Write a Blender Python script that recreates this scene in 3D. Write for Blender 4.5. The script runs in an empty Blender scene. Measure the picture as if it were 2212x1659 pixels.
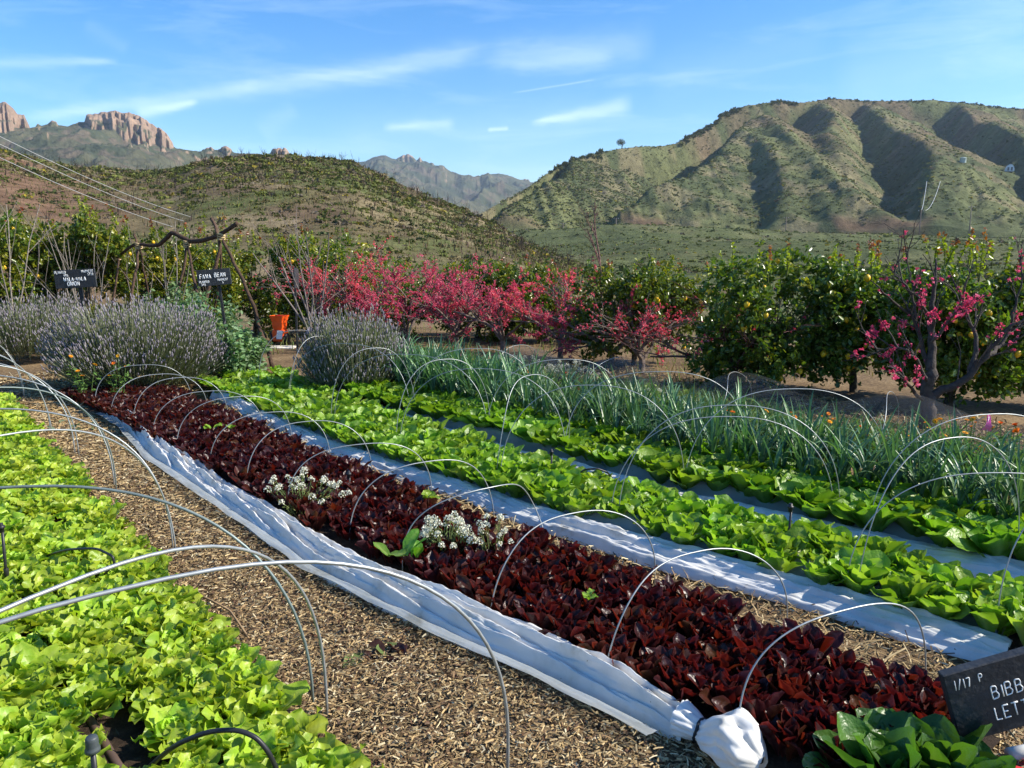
import bpy, math, random
import numpy as np
from math import radians as R, sin, cos, pi
from mathutils import Vector

# ------------------------------------------------------------------ camera, sky, sun, exposure
scene = bpy.context.scene
COL = scene.collection
H_EYE = 1.6
FPX = 1661.0                      # focal length in reference pixels (2212 wide)
PITCH = math.atan((829.5 - 550) / FPX)
cam_d = bpy.data.cameras.new("camera")
cam_d.sensor_width = 36.0
cam_d.lens = FPX / 2212 * 36.0
cam_d.clip_start = 0.05
cam_d.clip_end = 20000
cam = bpy.data.objects.new("camera", cam_d)
COL.objects.link(cam)
cam.location = (0, 0, H_EYE)
cam.rotation_euler = (pi / 2 - PITCH, 0, 0)
scene.camera = cam

SUN_AZ, SUN_EL = R(94), R(37)
vs = scene.view_settings
vs.view_transform = 'Standard'
vs.look = 'None'
vs.gamma = 1.0
vs.exposure = 0.85
vs.use_curve_mapping = False
scene.cycles.max_bounces = 8
scene.cycles.transparent_max_bounces = 12
scene.cycles.caustics_reflective = False
scene.cycles.caustics_refractive = False

sun_d = bpy.data.lights.new("sun", 'SUN')
sun_d.energy = 5.0
sun_d.angle = R(0.53)
sun_d.color = (1.0, 0.93, 0.80)
sun = bpy.data.objects.new("sun", sun_d)
COL.objects.link(sun)
sdir = Vector((cos(SUN_EL) * sin(SUN_AZ), cos(SUN_EL) * cos(SUN_AZ), sin(SUN_EL)))
sun.rotation_euler = (-sdir).to_track_quat('-Z', 'Y').to_euler()
sun.location = (20, 12, 30)


def ray(x, y):
    dx = (x - 1106) / FPX
    dy = -(y - 829.5) / FPX
    return np.array([dx, cos(PITCH) + dy * sin(PITCH), -sin(PITCH) + dy * cos(PITCH)])


def azel(x, y):
    r = ray(x, y)
    return math.atan2(r[0], r[1]), math.atan2(r[2], math.hypot(r[0], r[1]))


def G(x, y, z=0.0):
    """ground point seen at reference pixel x, y"""
    r = ray(x, y)
    t = (z - H_EYE) / r[2]
    return np.array([r[0] * t, r[1] * t, z])


def AT(x, y, dep):
    """point seen at pixel x, y at forward distance dep"""
    r = ray(x, y)
    t = dep / r[1]
    return np.array([r[0] * t, dep, H_EYE + r[2] * t])


RA = R(42)
UD = np.array([-sin(RA), cos(RA), 0])
WD = np.array([cos(RA), sin(RA), 0])


def RW(u, w, z=0.0):
    """point u metres along the crop rows and w metres across them"""
    return UD * u + WD * w + np.array([0, 0, z])


def UW(p):
    return float(np.dot(p, UD)), float(np.dot(p, WD))


def make_world():
    w = bpy.data.worlds.new("World")
    scene.world = w
    w.use_nodes = True
    nt = w.node_tree
    nt.nodes.clear()
    N, L = nt.nodes.new, nt.links.new
    out = N('ShaderNodeOutputWorld')
    bg = N('ShaderNodeBackground')
    bg.inputs['Strength'].default_value = 0.125
    sky = N('ShaderNodeTexSky')
    sky.sky_type = 'NISHITA'
    sky.sun_disc = False
    sky.sun_elevation = SUN_EL
    sky.sun_rotation = SUN_AZ
    sky.air_density = 1.0
    sky.dust_density = 0.35
    sky.ozone_density = 2.5
    sky.altitude = 200
    hs = N('ShaderNodeHueSaturation')
    hs.inputs['Saturation'].default_value = 1.42
    hs.inputs['Hue'].default_value = 0.505
    hs.inputs['Value'].default_value = 1.0
    L(sky.outputs[0], hs.inputs['Color'])
    tc = N('ShaderNodeTexCoord')
    sp = N('ShaderNodeSeparateXYZ')
    L(tc.outputs['Generated'], sp.inputs[0])

    def M(op, a, b=None, c=None):
        m = N('ShaderNodeMath')
        m.operation = op
        for i, v in enumerate((a, b, c)):
            if v is None:
                continue
            if isinstance(v, (int, float)):
                m.inputs[i].default_value = v
            else:
                L(v, m.inputs[i])
        return m.outputs[0]
    az = M('MULTIPLY', M('ARCTAN2', sp.outputs[0], sp.outputs[1]), 180 / pi)
    el = M('MULTIPLY', M('ARCSINE', sp.outputs[2]), 180 / pi)
    cmb = N('ShaderNodeCombineXYZ')
    L(M('MULTIPLY', az, 0.06), cmb.inputs[0])
    L(M('MULTIPLY', el, 0.35), cmb.inputs[1])
    rot = N('ShaderNodeVectorRotate')
    rot.rotation_type = 'Z_AXIS'
    rot.inputs['Angle'].default_value = R(-50)
    L(cmb.outputs[0], rot.inputs['Vector'])
    n1 = N('ShaderNodeTexNoise')
    n1.inputs['Scale'].default_value = 1.3
    n1.inputs['Detail'].default_value = 7
    n1.inputs['Roughness'].default_value = 0.62
    n1.inputs['Distortion'].default_value = 0.6
    L(rot.outputs[0], n1.inputs['Vector'])
    n2 = N('ShaderNodeTexNoise')
    n2.inputs['Scale'].default_value = 1.1
    n2.inputs['Detail'].default_value = 5
    cm2 = N('ShaderNodeCombineXYZ')
    L(M('MULTIPLY', az, 0.5), cm2.inputs[0])
    L(M('MULTIPLY', el, 1.6), cm2.inputs[1])
    L(cm2.outputs[0], n2.inputs['Vector'])
    wob = M('MULTIPLY', M('SUBTRACT', n2.outputs['Fac'], 0.5), 1.0)
    total = None
    streaks = [  # start px, end px, half width px at start and end, strength
        ((40, 256), (560, 186), 9, 16, 0.42), ((480, 200), (1060, 104), 17, 20, 0.40),
        ((1040, 118), (1420, 92), 26, 30, 0.26), ((1100, 148), (1330, 118), 10, 18, 0.16),
        ((290, 248), (430, 219), 12, 4, 0.62), ((-60, 136), (260, 132), 10, 5, 0.32),
        ((1145, 266), (1370, 224), 6, 16, 0.62), ((825, 276), (985, 266), 7, 10, 0.45),
        ((1052, 281), (1100, 276), 4, 4, 0.5), ((1105, 201), (1290, 171), 1.6, 1.6, 0.35),
        ((180, 50), (280, 110), 14, 14, 0.10), ((560, 290), (640, 230), 22, 14, 0.16),
        ((1800, 190), (2300, 20), 60, 80, 0.13), ((1400, 180), (1800, 80), 40, 30, 0.09),
        ((700, 300), (1300, 240), 40, 40, 0.10)]
    for (a, b, w0, w1, st) in streaks:
        A = np.degrees(azel(*a))
        B = np.degrees(azel(*b))
        d = B - A
        Ln = float(np.hypot(*d))
        d = d / Ln
        x = M('SUBTRACT', az, float(A[0]))
        y = M('SUBTRACT', el, float(A[1]))
        s = M('DIVIDE', M('ADD', M('MULTIPLY', x, float(d[0])), M('MULTIPLY', y, float(d[1]))), Ln)
        v = M('ADD', M('MULTIPLY', x, float(-d[1])), M('MULTIPLY', y, float(d[0])))
        v = M('ADD', v, M('MULTIPLY', wob, 0.02 * (w0 + w1)))
        wd = M('ADD', M('MULTIPLY', s, (w1 - w0) * 0.0345), w0 * 0.0345)
        wd = M('MAXIMUM', wd, 0.03)
        q = M('DIVIDE', v, wd)
        g = M('EXPONENT', M('MULTIPLY', M('MULTIPLY', q, q), -1.0))
        e = M('MULTIPLY', M('SMOOTH_MIN', M('MULTIPLY', M('MAXIMUM', M('MULTIPLY', s, M('SUBTRACT', 1.0, s)), 0.0), 9.0), 1.0, 0.2), st)
        m = M('MULTIPLY', g, e)
        total = m if total is None else M('ADD', total, m)
    wis = M('ADD', M('MULTIPLY', n1.outputs['Fac'], 1.5), 0.22)
    fac = M('MULTIPLY', M('MULTIPLY', total, wis), 0.45)
    veil = M('MULTIPLY', M('MAXIMUM', M('SUBTRACT', n1.outputs['Fac'], 0.5), 0.0), 0.45)
    fac = M('MINIMUM', M('ADD', fac, veil), 0.85)
    mx = N('ShaderNodeMix')
    mx.data_type = 'RGBA'
    L(fac, mx.inputs[0])
    L(hs.outputs[0], mx.inputs[6])
    mx.inputs[7].default_value = (7.6, 8.4, 9.3, 1)
    L(mx.outputs[2], bg.inputs['Color'])
    L(bg.outputs[0], out.inputs[0])


make_world()

# ------------------------------------------------------------------ mesh helpers
rng = np.random.default_rng(7)
random.seed(7)


def nrm(v):
    v = np.asarray(v, float)
    return v / np.maximum(np.linalg.norm(v, axis=-1, keepdims=True), 1e-9)


class MB:
    """collects geometry with a colour per vertex; build() links it as ONE mesh object"""

    def __init__(self):
        self.v, self.c, self.f3, self.f4, self.n = [], [], [], [], 0
        self.m3, self.m4 = [], []

    def add(self, v, f, col=(1, 1, 1), mi=0):
        v = np.asarray(v, float).reshape(-1, 3)
        col = np.asarray(col, float)
        if col.ndim == 1:
            col = np.tile(col[:3], (len(v), 1))
        self.v.append(v)
        self.c.append(col[:, :3])
        if len(f):
            if isinstance(f, np.ndarray):
                (self.f3 if f.shape[1] == 3 else self.f4).append(f + self.n)
                (self.m3 if f.shape[1] == 3 else self.m4).append(np.full(len(f), mi))
            else:
                q = [x for x in f if len(x) == 4]
                t = [x for x in f if len(x) == 3]
                for x in f:
                    if len(x) > 4:
                        t += [(x[0], x[i], x[i + 1]) for i in range(1, len(x) - 1)]
                if q:
                    self.f4.append(np.array(q) + self.n)
                    self.m4.append(np.full(len(q), mi))
                if t:
                    self.f3.append(np.array(t) + self.n)
                    self.m3.append(np.full(len(t), mi))
        self.n += len(v)

    def scatter(self, T, F, P, X, Y, Z, col, shade=None):
        """copies of template T (k,3) at P with axes X, Y, Z (already scaled)"""
        N, k = len(P), len(T)
        V = P[:, None, :] + T[None, :, 0:1] * X[:, None, :] + T[None, :, 1:2] * Y[:, None, :] + T[None, :, 2:3] * Z[:, None, :]
        F = np.asarray(F)
        FF = (F[None] + (np.arange(N) * k)[:, None, None]).reshape(-1, F.shape[1])
        C = np.repeat(np.asarray(col)[:, None, :], k, axis=1)
        if shade is not None:
            C = C * np.asarray(shade)[None, :, None]
        self.add(V.reshape(-1, 3), FF, C.reshape(-1, 3))

    def box(self, c, s, col=(1, 1, 1), rot=None, bev=0.0, mi=0):
        hx, hy, hz = s[0] / 2, s[1] / 2, s[2] / 2
        if bev > 0:
            b = bev
            v, f = [], []
            bm_pts = []
            for sx in (-1, 1):
                for sy in (-1, 1):
                    for sz in (-1, 1):
                        bm_pts += [(sx * hx, sy * (hy - b), sz * (hz - b)), (sx * (hx - b), sy * hy, sz * (hz - b)), (sx * (hx - b), sy * (hy - b), sz * hz)]
            import bmesh
            bm = bmesh.new()
            for p in bm_pts:
                bm.verts.new(p)
            bmesh.ops.convex_hull(bm, input=bm.verts)
            bm.verts.index_update()
            v = np.array([x.co[:] for x in bm.verts])
            f = [tuple(q.index for q in x.verts) for x in bm.faces]
            bm.free()
        else:
            v = np.array([(x * hx, y * hy, z * hz) for x in (-1, 1) for y in (-1, 1) for z in (-1, 1)])
            f = [(0, 1, 3, 2), (4, 6, 7, 5), (0, 4, 5, 1), (2, 3, 7, 6), (0, 2, 6, 4), (1, 5, 7, 3)]
        if rot is not None:
            v = v @ np.asarray(rot).T
        self.add(v + np.asarray(c, float), f, col, mi)

    def tube(self, pts, rad, sides=6, col=(1, 1, 1), cap=True, mi=0):
        P = np.asarray(pts, float)
        n = len(P)
        rad = np.full(n, rad, float) if np.isscalar(rad) else np.asarray(rad, float)
        T = np.gradient(P, axis=0)
        T = nrm(T)
        ref = np.array([0, 0, 1.0]) if abs(T[0, 2]) < 0.9 else np.array([1.0, 0, 0])
        Nn = np.zeros_like(P)
        a = nrm(np.cross(T[0], ref))
        for i in range(n):
            a = a - T[i] * np.dot(a, T[i])
            a = nrm(a)
            Nn[i] = a
        B = np.cross(T, Nn)
        ang = np.arange(sides) / sides * 2 * pi
        V = P[:, None, :] + rad[:, None, None] * (np.cos(ang)[None, :, None] * Nn[:, None, :] + np.sin(ang)[None, :, None] * B[:, None, :])
        i = np.arange(n - 1)[:, None] * sides
        j = np.arange(sides)[None, :]
        k = (j + 1) % sides
        F = np.stack([i + j, i + k, i + sides + k, i + sides + j], -1).reshape(-1, 4)
        c = np.asarray(col, float)
        if c.ndim == 2:
            c = np.repeat(c, sides, axis=0)
        self.add(V.reshape(-1, 3), F, c, mi)
        if cap:
            f0 = tuple(range(sides - 1, -1, -1))
            f1 = tuple((n - 1) * sides + q for q in range(sides))
            self.n -= n * sides
            cc = self.c[-1]
            self.v.append(np.zeros((0, 3)))
            self.c.append(np.zeros((0, 3)))
            tri = [(f0[0], f0[q], f0[q + 1]) for q in range(1, sides - 1)] + [(f1[0], f1[q], f1[q + 1]) for q in range(1, sides - 1)]
            self.f3.append(np.array(tri) + self.n)
            self.m3.append(np.full(len(tri), mi))
            self.n += n * sides

    def lathe(self, prof, c=(0, 0, 0), sides=12, col=(1, 1, 1), mi=0):
        prof = np.asarray(prof, float)
        ang = np.arange(sides) / sides * 2 * pi
        V = np.stack([prof[:, None, 0] * np.cos(ang), prof[:, None, 0] * np.sin(ang), np.repeat(prof[:, None, 1], sides, 1)], -1)
        n = len(prof)
        i = np.arange(n - 1)[:, None] * sides
        j = np.arange(sides)[None]
        k = (j + 1) % sides
        F = np.stack([i + j, i + k, i + sides + k, i + sides + j], -1).reshape(-1, 4)
        self.add(V.reshape(-1, 3) + np.asarray(c, float), F, col, mi)

    def grid(self, V, col=(1, 1, 1), mi=0):
        a, b = V.shape[:2]
        i = np.arange(a - 1)[:, None] * b
        j = np.arange(b - 1)[None]
        F = np.stack([i + j, i + j + 1, i + b + j + 1, i + b + j], -1).reshape(-1, 4)
        c = np.asarray(col, float)
        if c.ndim == 3:
            c = c.reshape(-1, 3)
        self.add(V.reshape(-1, 3), F, c, mi)

    def mesh(self, name, mats, smooth=True):
        me = bpy.data.meshes.new(name)
        V = np.concatenate(self.v)
        C = np.concatenate(self.c)
        t = np.concatenate(self.f3) if self.f3 else np.zeros((0, 3), int)
        q = np.concatenate(self.f4) if self.f4 else np.zeros((0, 4), int)
        me.vertices.add(len(V))
        me.vertices.foreach_set('co', V.astype(np.float32).ravel())
        lv = np.concatenate([q.ravel(), t.ravel()]).astype(np.int32)
        me.loops.add(len(lv))
        me.loops.foreach_set('vertex_index', lv)
        me.polygons.add(len(q) + len(t))
        ls = np.concatenate([np.arange(len(q)) * 4, len(q) * 4 + np.arange(len(t)) * 3]).astype(np.int32)
        me.polygons.foreach_set('loop_start', ls)
        me.polygons.foreach_set('use_smooth', np.full(len(ls), smooth))
        mi = np.concatenate(([np.concatenate(self.m4)] if self.m4 else []) + ([np.concatenate(self.m3)] if self.m3 else [])).astype(np.int32)
        me.polygons.foreach_set('material_index', mi)
        me.update(calc_edges=True)
        at = me.attributes.new('col', 'FLOAT_COLOR', 'POINT')
        at.data.foreach_set('color', np.concatenate([C, np.ones((len(C), 1))], 1).astype(np.float32).ravel())
        for m in (mats if isinstance(mats, (list, tuple)) else [mats]):
            me.materials.append(m)
        return me

    def build(self, name, mats, parent=None, smooth=True, loc=None):
        o = bpy.data.objects.new(name, self.mesh(name, mats, smooth))
        COL.objects.link(o)
        if parent is not None:
            o.parent = parent
        if loc is not None:
            o.location = loc
        return o


def tag(o, label, cat, group=None, kind=None):
    o['label'] = label
    o['category'] = cat
    if group:
        o['group'] = group
    if kind:
        o['kind'] = kind
    return o


def thing(name, label, cat, loc=(0, 0, 0), rz=0.0, group=None):
    o = bpy.data.objects.new(name, None)
    o.empty_display_size = 0.1
    COL.objects.link(o)
    o.location = loc
    o.rotation_euler = (0, 0, rz)
    return tag(o, label, cat, group)


def inst(name, me, loc, rz=0.0, sc=1.0, parent=None, tilt=(0, 0)):
    o = bpy.data.objects.new(name, me)
    COL.objects.link(o)
    o.location = loc
    o.rotation_euler = (tilt[0], tilt[1], rz)
    o.scale = (sc, sc, sc) if np.isscalar(sc) else sc
    if parent is not None:
        o.parent = parent
    return o


# ------------------------------------------------------------------ noise
def _h(ix, iy, seed):
    n = (ix.astype(np.int64) * 374761393 + iy.astype(np.int64) * 668265263 + seed * 974711) & 0x7fffffff
    n = ((n ^ (n >> 13)) * 1274126177) & 0x7fffffff
    n = n ^ (n >> 16)
    return (n & 0xffff) / 65535.0


def vnoise(x, y, seed=0):
    x = np.asarray(x, float)
    y = np.asarray(y, float)
    ix, iy = np.floor(x), np.floor(y)
    fx, fy = x - ix, y - iy
    fx = fx * fx * (3 - 2 * fx)
    fy = fy * fy * (3 - 2 * fy)
    a, b = _h(ix, iy, seed), _h(ix + 1, iy, seed)
    c, d = _h(ix, iy + 1, seed), _h(ix + 1, iy + 1, seed)
    return (a * (1 - fx) + b * fx) * (1 - fy) + (c * (1 - fx) + d * fx) * fy


def fbm(x, y, seed=0, o=4, ridged=False):
    s, a, t = 0.0, 1.0, 0.0
    for i in range(o):
        n = vnoise(x * 2 ** i + i * 17.3, y * 2 ** i - i * 9.1, seed + i)
        if ridged:
            n = 1 - np.abs(2 * n - 1)
        s = s + a * n
        t += a
        a *= 0.5
    return s / t


def sstep(a, b, x):
    t = np.clip((x - a) / (b - a), 0, 1)
    return t * t * (3 - 2 * t)


# ------------------------------------------------------------------ materials
def new_mat(name):
    m = bpy.data.materials.new(name)
    m.use_nodes = True
    nt = m.node_tree
    nt.nodes.clear()
    return m, nt, nt.nodes.new, nt.links.new


def surf(name, color=None, rough=0.6, spec=0.5, metal=0.0, noise=0.25, nscale=8.0, bump=0.0, bscale=30.0, use_col=False, rvar=0.0, coat=0.0):
    """principled surface; colour from the vertex colour or given, broken up by noise"""
    m, nt, N, L = new_mat(name)
    out = N('ShaderNodeOutputMaterial')
    b = N('ShaderNodeBsdfPrincipled')
    b.inputs['Roughness'].default_value = rough
    b.inputs['Specular IOR Level'].default_value = spec
    b.inputs['Metallic'].default_value = metal
    b.inputs['Coat Weight'].default_value = coat
    tc = N('ShaderNodeTexCoord')
    nz = N('ShaderNodeTexNoise')
    nz.inputs['Scale'].default_value = nscale
    nz.inputs['Detail'].default_value = 6
    L(tc.outputs['Object'], nz.inputs['Vector'])
    mr = N('ShaderNodeMapRange')
    mr.inputs['From Min'].default_value = 0.25
    mr.inputs['From Max'].default_value = 0.75
    mr.inputs['To Min'].default_value = 1 - noise
    mr.inputs['To Max'].default_value = 1 + noise
    L(nz.outputs['Fac'], mr.inputs['Value'])
    hs = N('ShaderNodeHueSaturation')
    L(mr.outputs[0], hs.inputs['Value'])
    if use_col:
        a = N('ShaderNodeAttribute')
        a.attribute_name = 'col'
        L(a.outputs['Color'], hs.inputs['Color'])
    else:
        hs.inputs['Color'].default_value = (*color, 1)
    L(hs.outputs[0], b.inputs['Base Color'])
    if bump > 0:
        n2 = N('ShaderNodeTexNoise')
        n2.inputs['Scale'].default_value = bscale
        n2.inputs['Detail'].default_value = 5
        L(tc.outputs['Object'], n2.inputs['Vector'])
        bp = N('ShaderNodeBump')
        bp.inputs['Strength'].default_value = bump
        bp.inputs['Distance'].default_value = 0.02
        L(n2.outputs['Fac'], bp.inputs['Height'])
        L(bp.outputs[0], b.inputs['Normal'])
    L(b.outputs[0], out.inputs[0])
    return m


def leafy(name, trans=0.35, tint=(1.1, 1.15, 0.5), rough=0.45, spec=0.4, var=0.15, nscale=14.0, hvar=0.02, bump=0.0, bscale=60):
    """leaf: vertex colour, glossy front, light shining through"""
    m, nt, N, L = new_mat(name)
    out = N('ShaderNodeOutputMaterial')
    a = N('ShaderNodeAttribute')
    a.attribute_name = 'col'
    oi = N('ShaderNodeObjectInfo')
    tc = N('ShaderNodeTexCoord')
    nz = N('ShaderNodeTexNoise')
    nz.inputs['Scale'].default_value = nscale
    nz.inputs['Detail'].default_value = 3
    L(tc.outputs['Object'], nz.inputs['Vector'])
    ad = N('ShaderNodeMath')
    ad.operation = 'ADD'
    L(nz.outputs['Fac'], ad.inputs[0])
    L(oi.outputs['Random'], ad.inputs[1])
    mr = N('ShaderNodeMapRange')
    mr.inputs['From Min'].default_value = 0.3
    mr.inputs['From Max'].default_value = 1.7
    mr.inputs['To Min'].default_value = 1 - var
    mr.inputs['To Max'].default_value = 1 + var
    L(ad.outputs[0], mr.inputs['Value'])
    mh = N('ShaderNodeMapRange')
    mh.inputs['To Min'].default_value = 0.5 - hvar
    mh.inputs['To Max'].default_value = 0.5 + hvar
    L(oi.outputs['Random'], mh.inputs['Value'])
    hs = N('ShaderNodeHueSaturation')
    L(mr.outputs[0], hs.inputs['Value'])
    L(mh.outputs[0], hs.inputs['Hue'])
    L(a.outputs['Color'], hs.inputs['Color'])
    b = N('ShaderNodeBsdfPrincipled')
    b.inputs['Roughness'].default_value = rough
    b.inputs['Specular IOR Level'].default_value = spec
    L(hs.outputs[0], b.inputs['Base Color'])
    if bump:
        n2 = N('ShaderNodeTexNoise')
        n2.inputs['Scale'].default_value = bscale
        n2.inputs['Detail'].default_value = 2
        L(tc.outputs['Object'], n2.inputs['Vector'])
        bp = N('ShaderNodeBump')
        bp.inputs['Strength'].default_value = bump
        bp.inputs['Distance'].default_value = 0.01
        L(n2.outputs['Fac'], bp.inputs['Height'])
        L(bp.outputs[0], b.inputs['Normal'])
    tr = N('ShaderNodeBsdfTranslucent')
    mu = N('ShaderNodeMix')
    mu.data_type = 'RGBA'
    mu.blend_type = 'MULTIPLY'
    mu.inputs[0].default_value = 1.0
    L(hs.outputs[0], mu.inputs[6])
    mu.inputs[7].default_value = (*tint, 1)
    L(mu.outputs[2], tr.inputs['Color'])
    mx = N('ShaderNodeMixShader')
    mx.inputs[0].default_value = trans
    L(b.outputs[0], mx.inputs[1])
    L(tr.outputs[0], mx.inputs[2])
    L(mx.outputs[0], out.inputs[0])
    return m


def ramp_node(N, stops):
    r = N('ShaderNodeValToRGB')
    e = r.color_ramp.elements
    while len(e) > len(stops):
        e.remove(e[-1])
    while len(e) < len(stops):
        e.new(0.5)
    for x, (p, c) in zip(e, stops):
        x.position = p
        x.color = (*c, 1)
    return r


def ground_mat(name, stops, scale1, scale2, bump=0.5, dist=0.02, patch=None, stretch=(1, 1, 1)):
    m, nt, N, L = new_mat(name)
    out = N('ShaderNodeOutputMaterial')
    b = N('ShaderNodeBsdfPrincipled')
    b.inputs['Roughness'].default_value = 0.95
    b.inputs['Specular IOR Level'].default_value = 0.15
    tc = N('ShaderNodeTexCoord')
    mp = N('ShaderNodeMapping')
    mp.inputs['Scale'].default_value = stretch
    L(tc.outputs['Object'], mp.inputs['Vector'])
    n1 = N('ShaderNodeTexNoise')
    n1.inputs['Scale'].default_value = scale1
    n1.inputs['Detail'].default_value = 8
    n1.inputs['Roughness'].default_value = 0.7
    L(mp.outputs[0], n1.inputs['Vector'])
    n2 = N('ShaderNodeTexNoise')
    n2.inputs['Scale'].default_value = scale2
    n2.inputs['Detail'].default_value = 4
    L(mp.outputs[0], n2.inputs['Vector'])
    ad = N('ShaderNodeMath')
    ad.operation = 'MULTIPLY_ADD'
    L(n2.outputs['Fac'], ad.inputs[0])
    ad.inputs[1].default_value = 0.6
    L(n1.outputs['Fac'], ad.inputs[2])
    sb = N('ShaderNodeMath')
    sb.operation = 'SUBTRACT'
    L(ad.outputs[0], sb.inputs[0])
    sb.inputs[1].default_value = 0.3
    r = ramp_node(N, stops)
    L(sb.outputs[0], r.inputs[0])
    L(r.outputs[0], b.inputs['Base Color'])
    bp = N('ShaderNodeBump')
    bp.inputs['Strength'].default_value = bump
    bp.inputs['Distance'].default_value = dist
    L(n1.outputs['Fac'], bp.inputs['Height'])
    L(bp.outputs[0], b.inputs['Normal'])
    L(b.outputs[0], out.inputs[0])
    return m


def hill_mat(name, nscale, amount=0.45, bump=0.6, dist=1.0):
    """hillside: vertex colour broken up by scrub-sized noise"""
    m, nt, N, L = new_mat(name)
    out = N('ShaderNodeOutputMaterial')
    b = N('ShaderNodeBsdfPrincipled')
    b.inputs['Roughness'].default_value = 1.0
    b.inputs['Specular IOR Level'].default_value = 0.05
    a = N('ShaderNodeAttribute')
    a.attribute_name = 'col'
    tc = N('ShaderNodeTexCoord')
    n1 = N('ShaderNodeTexNoise')
    n1.inputs['Scale'].default_value = nscale
    n1.inputs['Detail'].default_value = 7
    n1.inputs['Roughness'].default_value = 0.72
    L(tc.outputs['Object'], n1.inputs['Vector'])
    mr = N('ShaderNodeMapRange')
    mr.inputs['From Min'].default_value = 0.3
    mr.inputs['From Max'].default_value = 0.7
    mr.inputs['To Min'].default_value = 1 - amount
    mr.inputs['To Max'].default_value = 1 + amount
    L(n1.outputs['Fac'], mr.inputs['Value'])
    hs = N('ShaderNodeHueSaturation')
    L(a.outputs['Color'], hs.inputs['Color'])
    L(mr.outputs[0], hs.inputs['Value'])
    L(hs.outputs[0], b.inputs['Base Color'])
    bp = N('ShaderNodeBump')
    bp.inputs['Strength'].default_value = bump
    bp.inputs['Distance'].default_value = dist
    L(n1.outputs['Fac'], bp.inputs['Height'])
    L(bp.outputs[0], b.inputs['Normal'])
    L(b.outputs[0], out.inputs[0])
    return m


def cloth_mat(name, alpha=0.0, color=(0.84, 0.83, 0.80)):
    m, nt, N, L = new_mat(name)
    out = N('ShaderNodeOutputMaterial')
    d = N('ShaderNodeBsdfPrincipled')
    d.inputs['Roughness'].default_value = 0.75
    d.inputs['Specular IOR Level'].default_value = 0.25
    tc = N('ShaderNodeTexCoord')
    nz = N('ShaderNodeTexNoise')
    nz.inputs['Scale'].default_value = 5.0
    nz.inputs['Detail'].default_value = 8
    nz.inputs['Roughness'].default_value = 0.65
    L(tc.outputs['Object'], nz.inputs['Vector'])
    r = ramp_node(N, [(0.30, (color[0] * 0.62, color[1] * 0.58, color[2] * 0.50)), (0.42, (color[0] * 0.9, color[1] * 0.9, color[2] * 0.88)), (0.55, color)])
    L(nz.outputs['Fac'], r.inputs[0])
    sp = N('ShaderNodeTexNoise')
    sp.inputs['Scale'].default_value = 55.0
    sp.inputs['Detail'].default_value = 2
    L(tc.outputs['Object'], sp.inputs['Vector'])
    r2 = ramp_node(N, [(0.20, (0.25, 0.2, 0.14)), (0.27, (1, 1, 1))])
    L(sp.outputs['Fac'], r2.inputs[0])
    mu = N('ShaderNodeMix')
    mu.data_type = 'RGBA'
    mu.blend_type = 'MULTIPLY'
    mu.inputs[0].default_value = 1
    L(r.outputs[0], mu.inputs[6])
    L(r2.outputs[0], mu.inputs[7])
    L(mu.outputs[2], d.inputs['Base Color'])
    t = N('ShaderNodeBsdfTranslucent')
    L(mu.outputs[2], t.inputs['Color'])
    mx = N('ShaderNodeMixShader')
    mx.inputs[0].default_value = 0.3
    L(d.outputs[0], mx.inputs[1])
    L(t.outputs[0], mx.inputs[2])
    last = mx.outputs[0]
    if alpha > 0:
        tp = N('ShaderNodeBsdfTransparent')
        m2 = N('ShaderNodeMixShader')
        m2.inputs[0].default_value = alpha
        L(last, m2.inputs[1])
        L(tp.outputs[0], m2.inputs[2])
        last = m2.outputs[0]
    L(last, out.inputs[0])
    return m


def net_mat(name):
    """fine black-grey bird netting: a real open weave, clear between its threads"""
    m, nt, N, L = new_mat(name)
    out = N('ShaderNodeOutputMaterial')
    d = N('ShaderNodeBsdfPrincipled')
    d.inputs['Base Color'].default_value = (0.07, 0.075, 0.08, 1)
    d.inputs['Roughness'].default_value = 0.35
    tp = N('ShaderNodeBsdfTransparent')
    tc = N('ShaderNodeTexCoord')
    w = []
    for ax in ('X', 'Y'):
        wv = N('ShaderNodeTexWave')
        wv.bands_direction = ax
        wv.inputs['Scale'].default_value = 26.0
        wv.inputs['Distortion'].default_value = 0.4
        L(tc.outputs['Object'], wv.inputs['Vector'])
        w.append(wv.outputs['Fac'])
    mxm = N('ShaderNodeMath')
    mxm.operation = 'MAXIMUM'
    L(w[0], mxm.inputs[0])
    L(w[1], mxm.inputs[1])
    mr = N('ShaderNodeMapRange')
    mr.inputs['From Min'].default_value = 0.86
    mr.inputs['From Max'].default_value = 0.95
    mr.inputs['To Min'].default_value = 0.95
    mr.inputs['To Max'].default_value = 0.55
    L(mxm.outputs[0], mr.inputs['Value'])
    mx = N('ShaderNodeMixShader')
    L(mr.outputs[0], mx.inputs[0])
    L(d.outputs[0], mx.inputs[1])
    L(tp.outputs[0], mx.inputs[2])
    L(mx.outputs[0], out.inputs[0])
    return m


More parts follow.
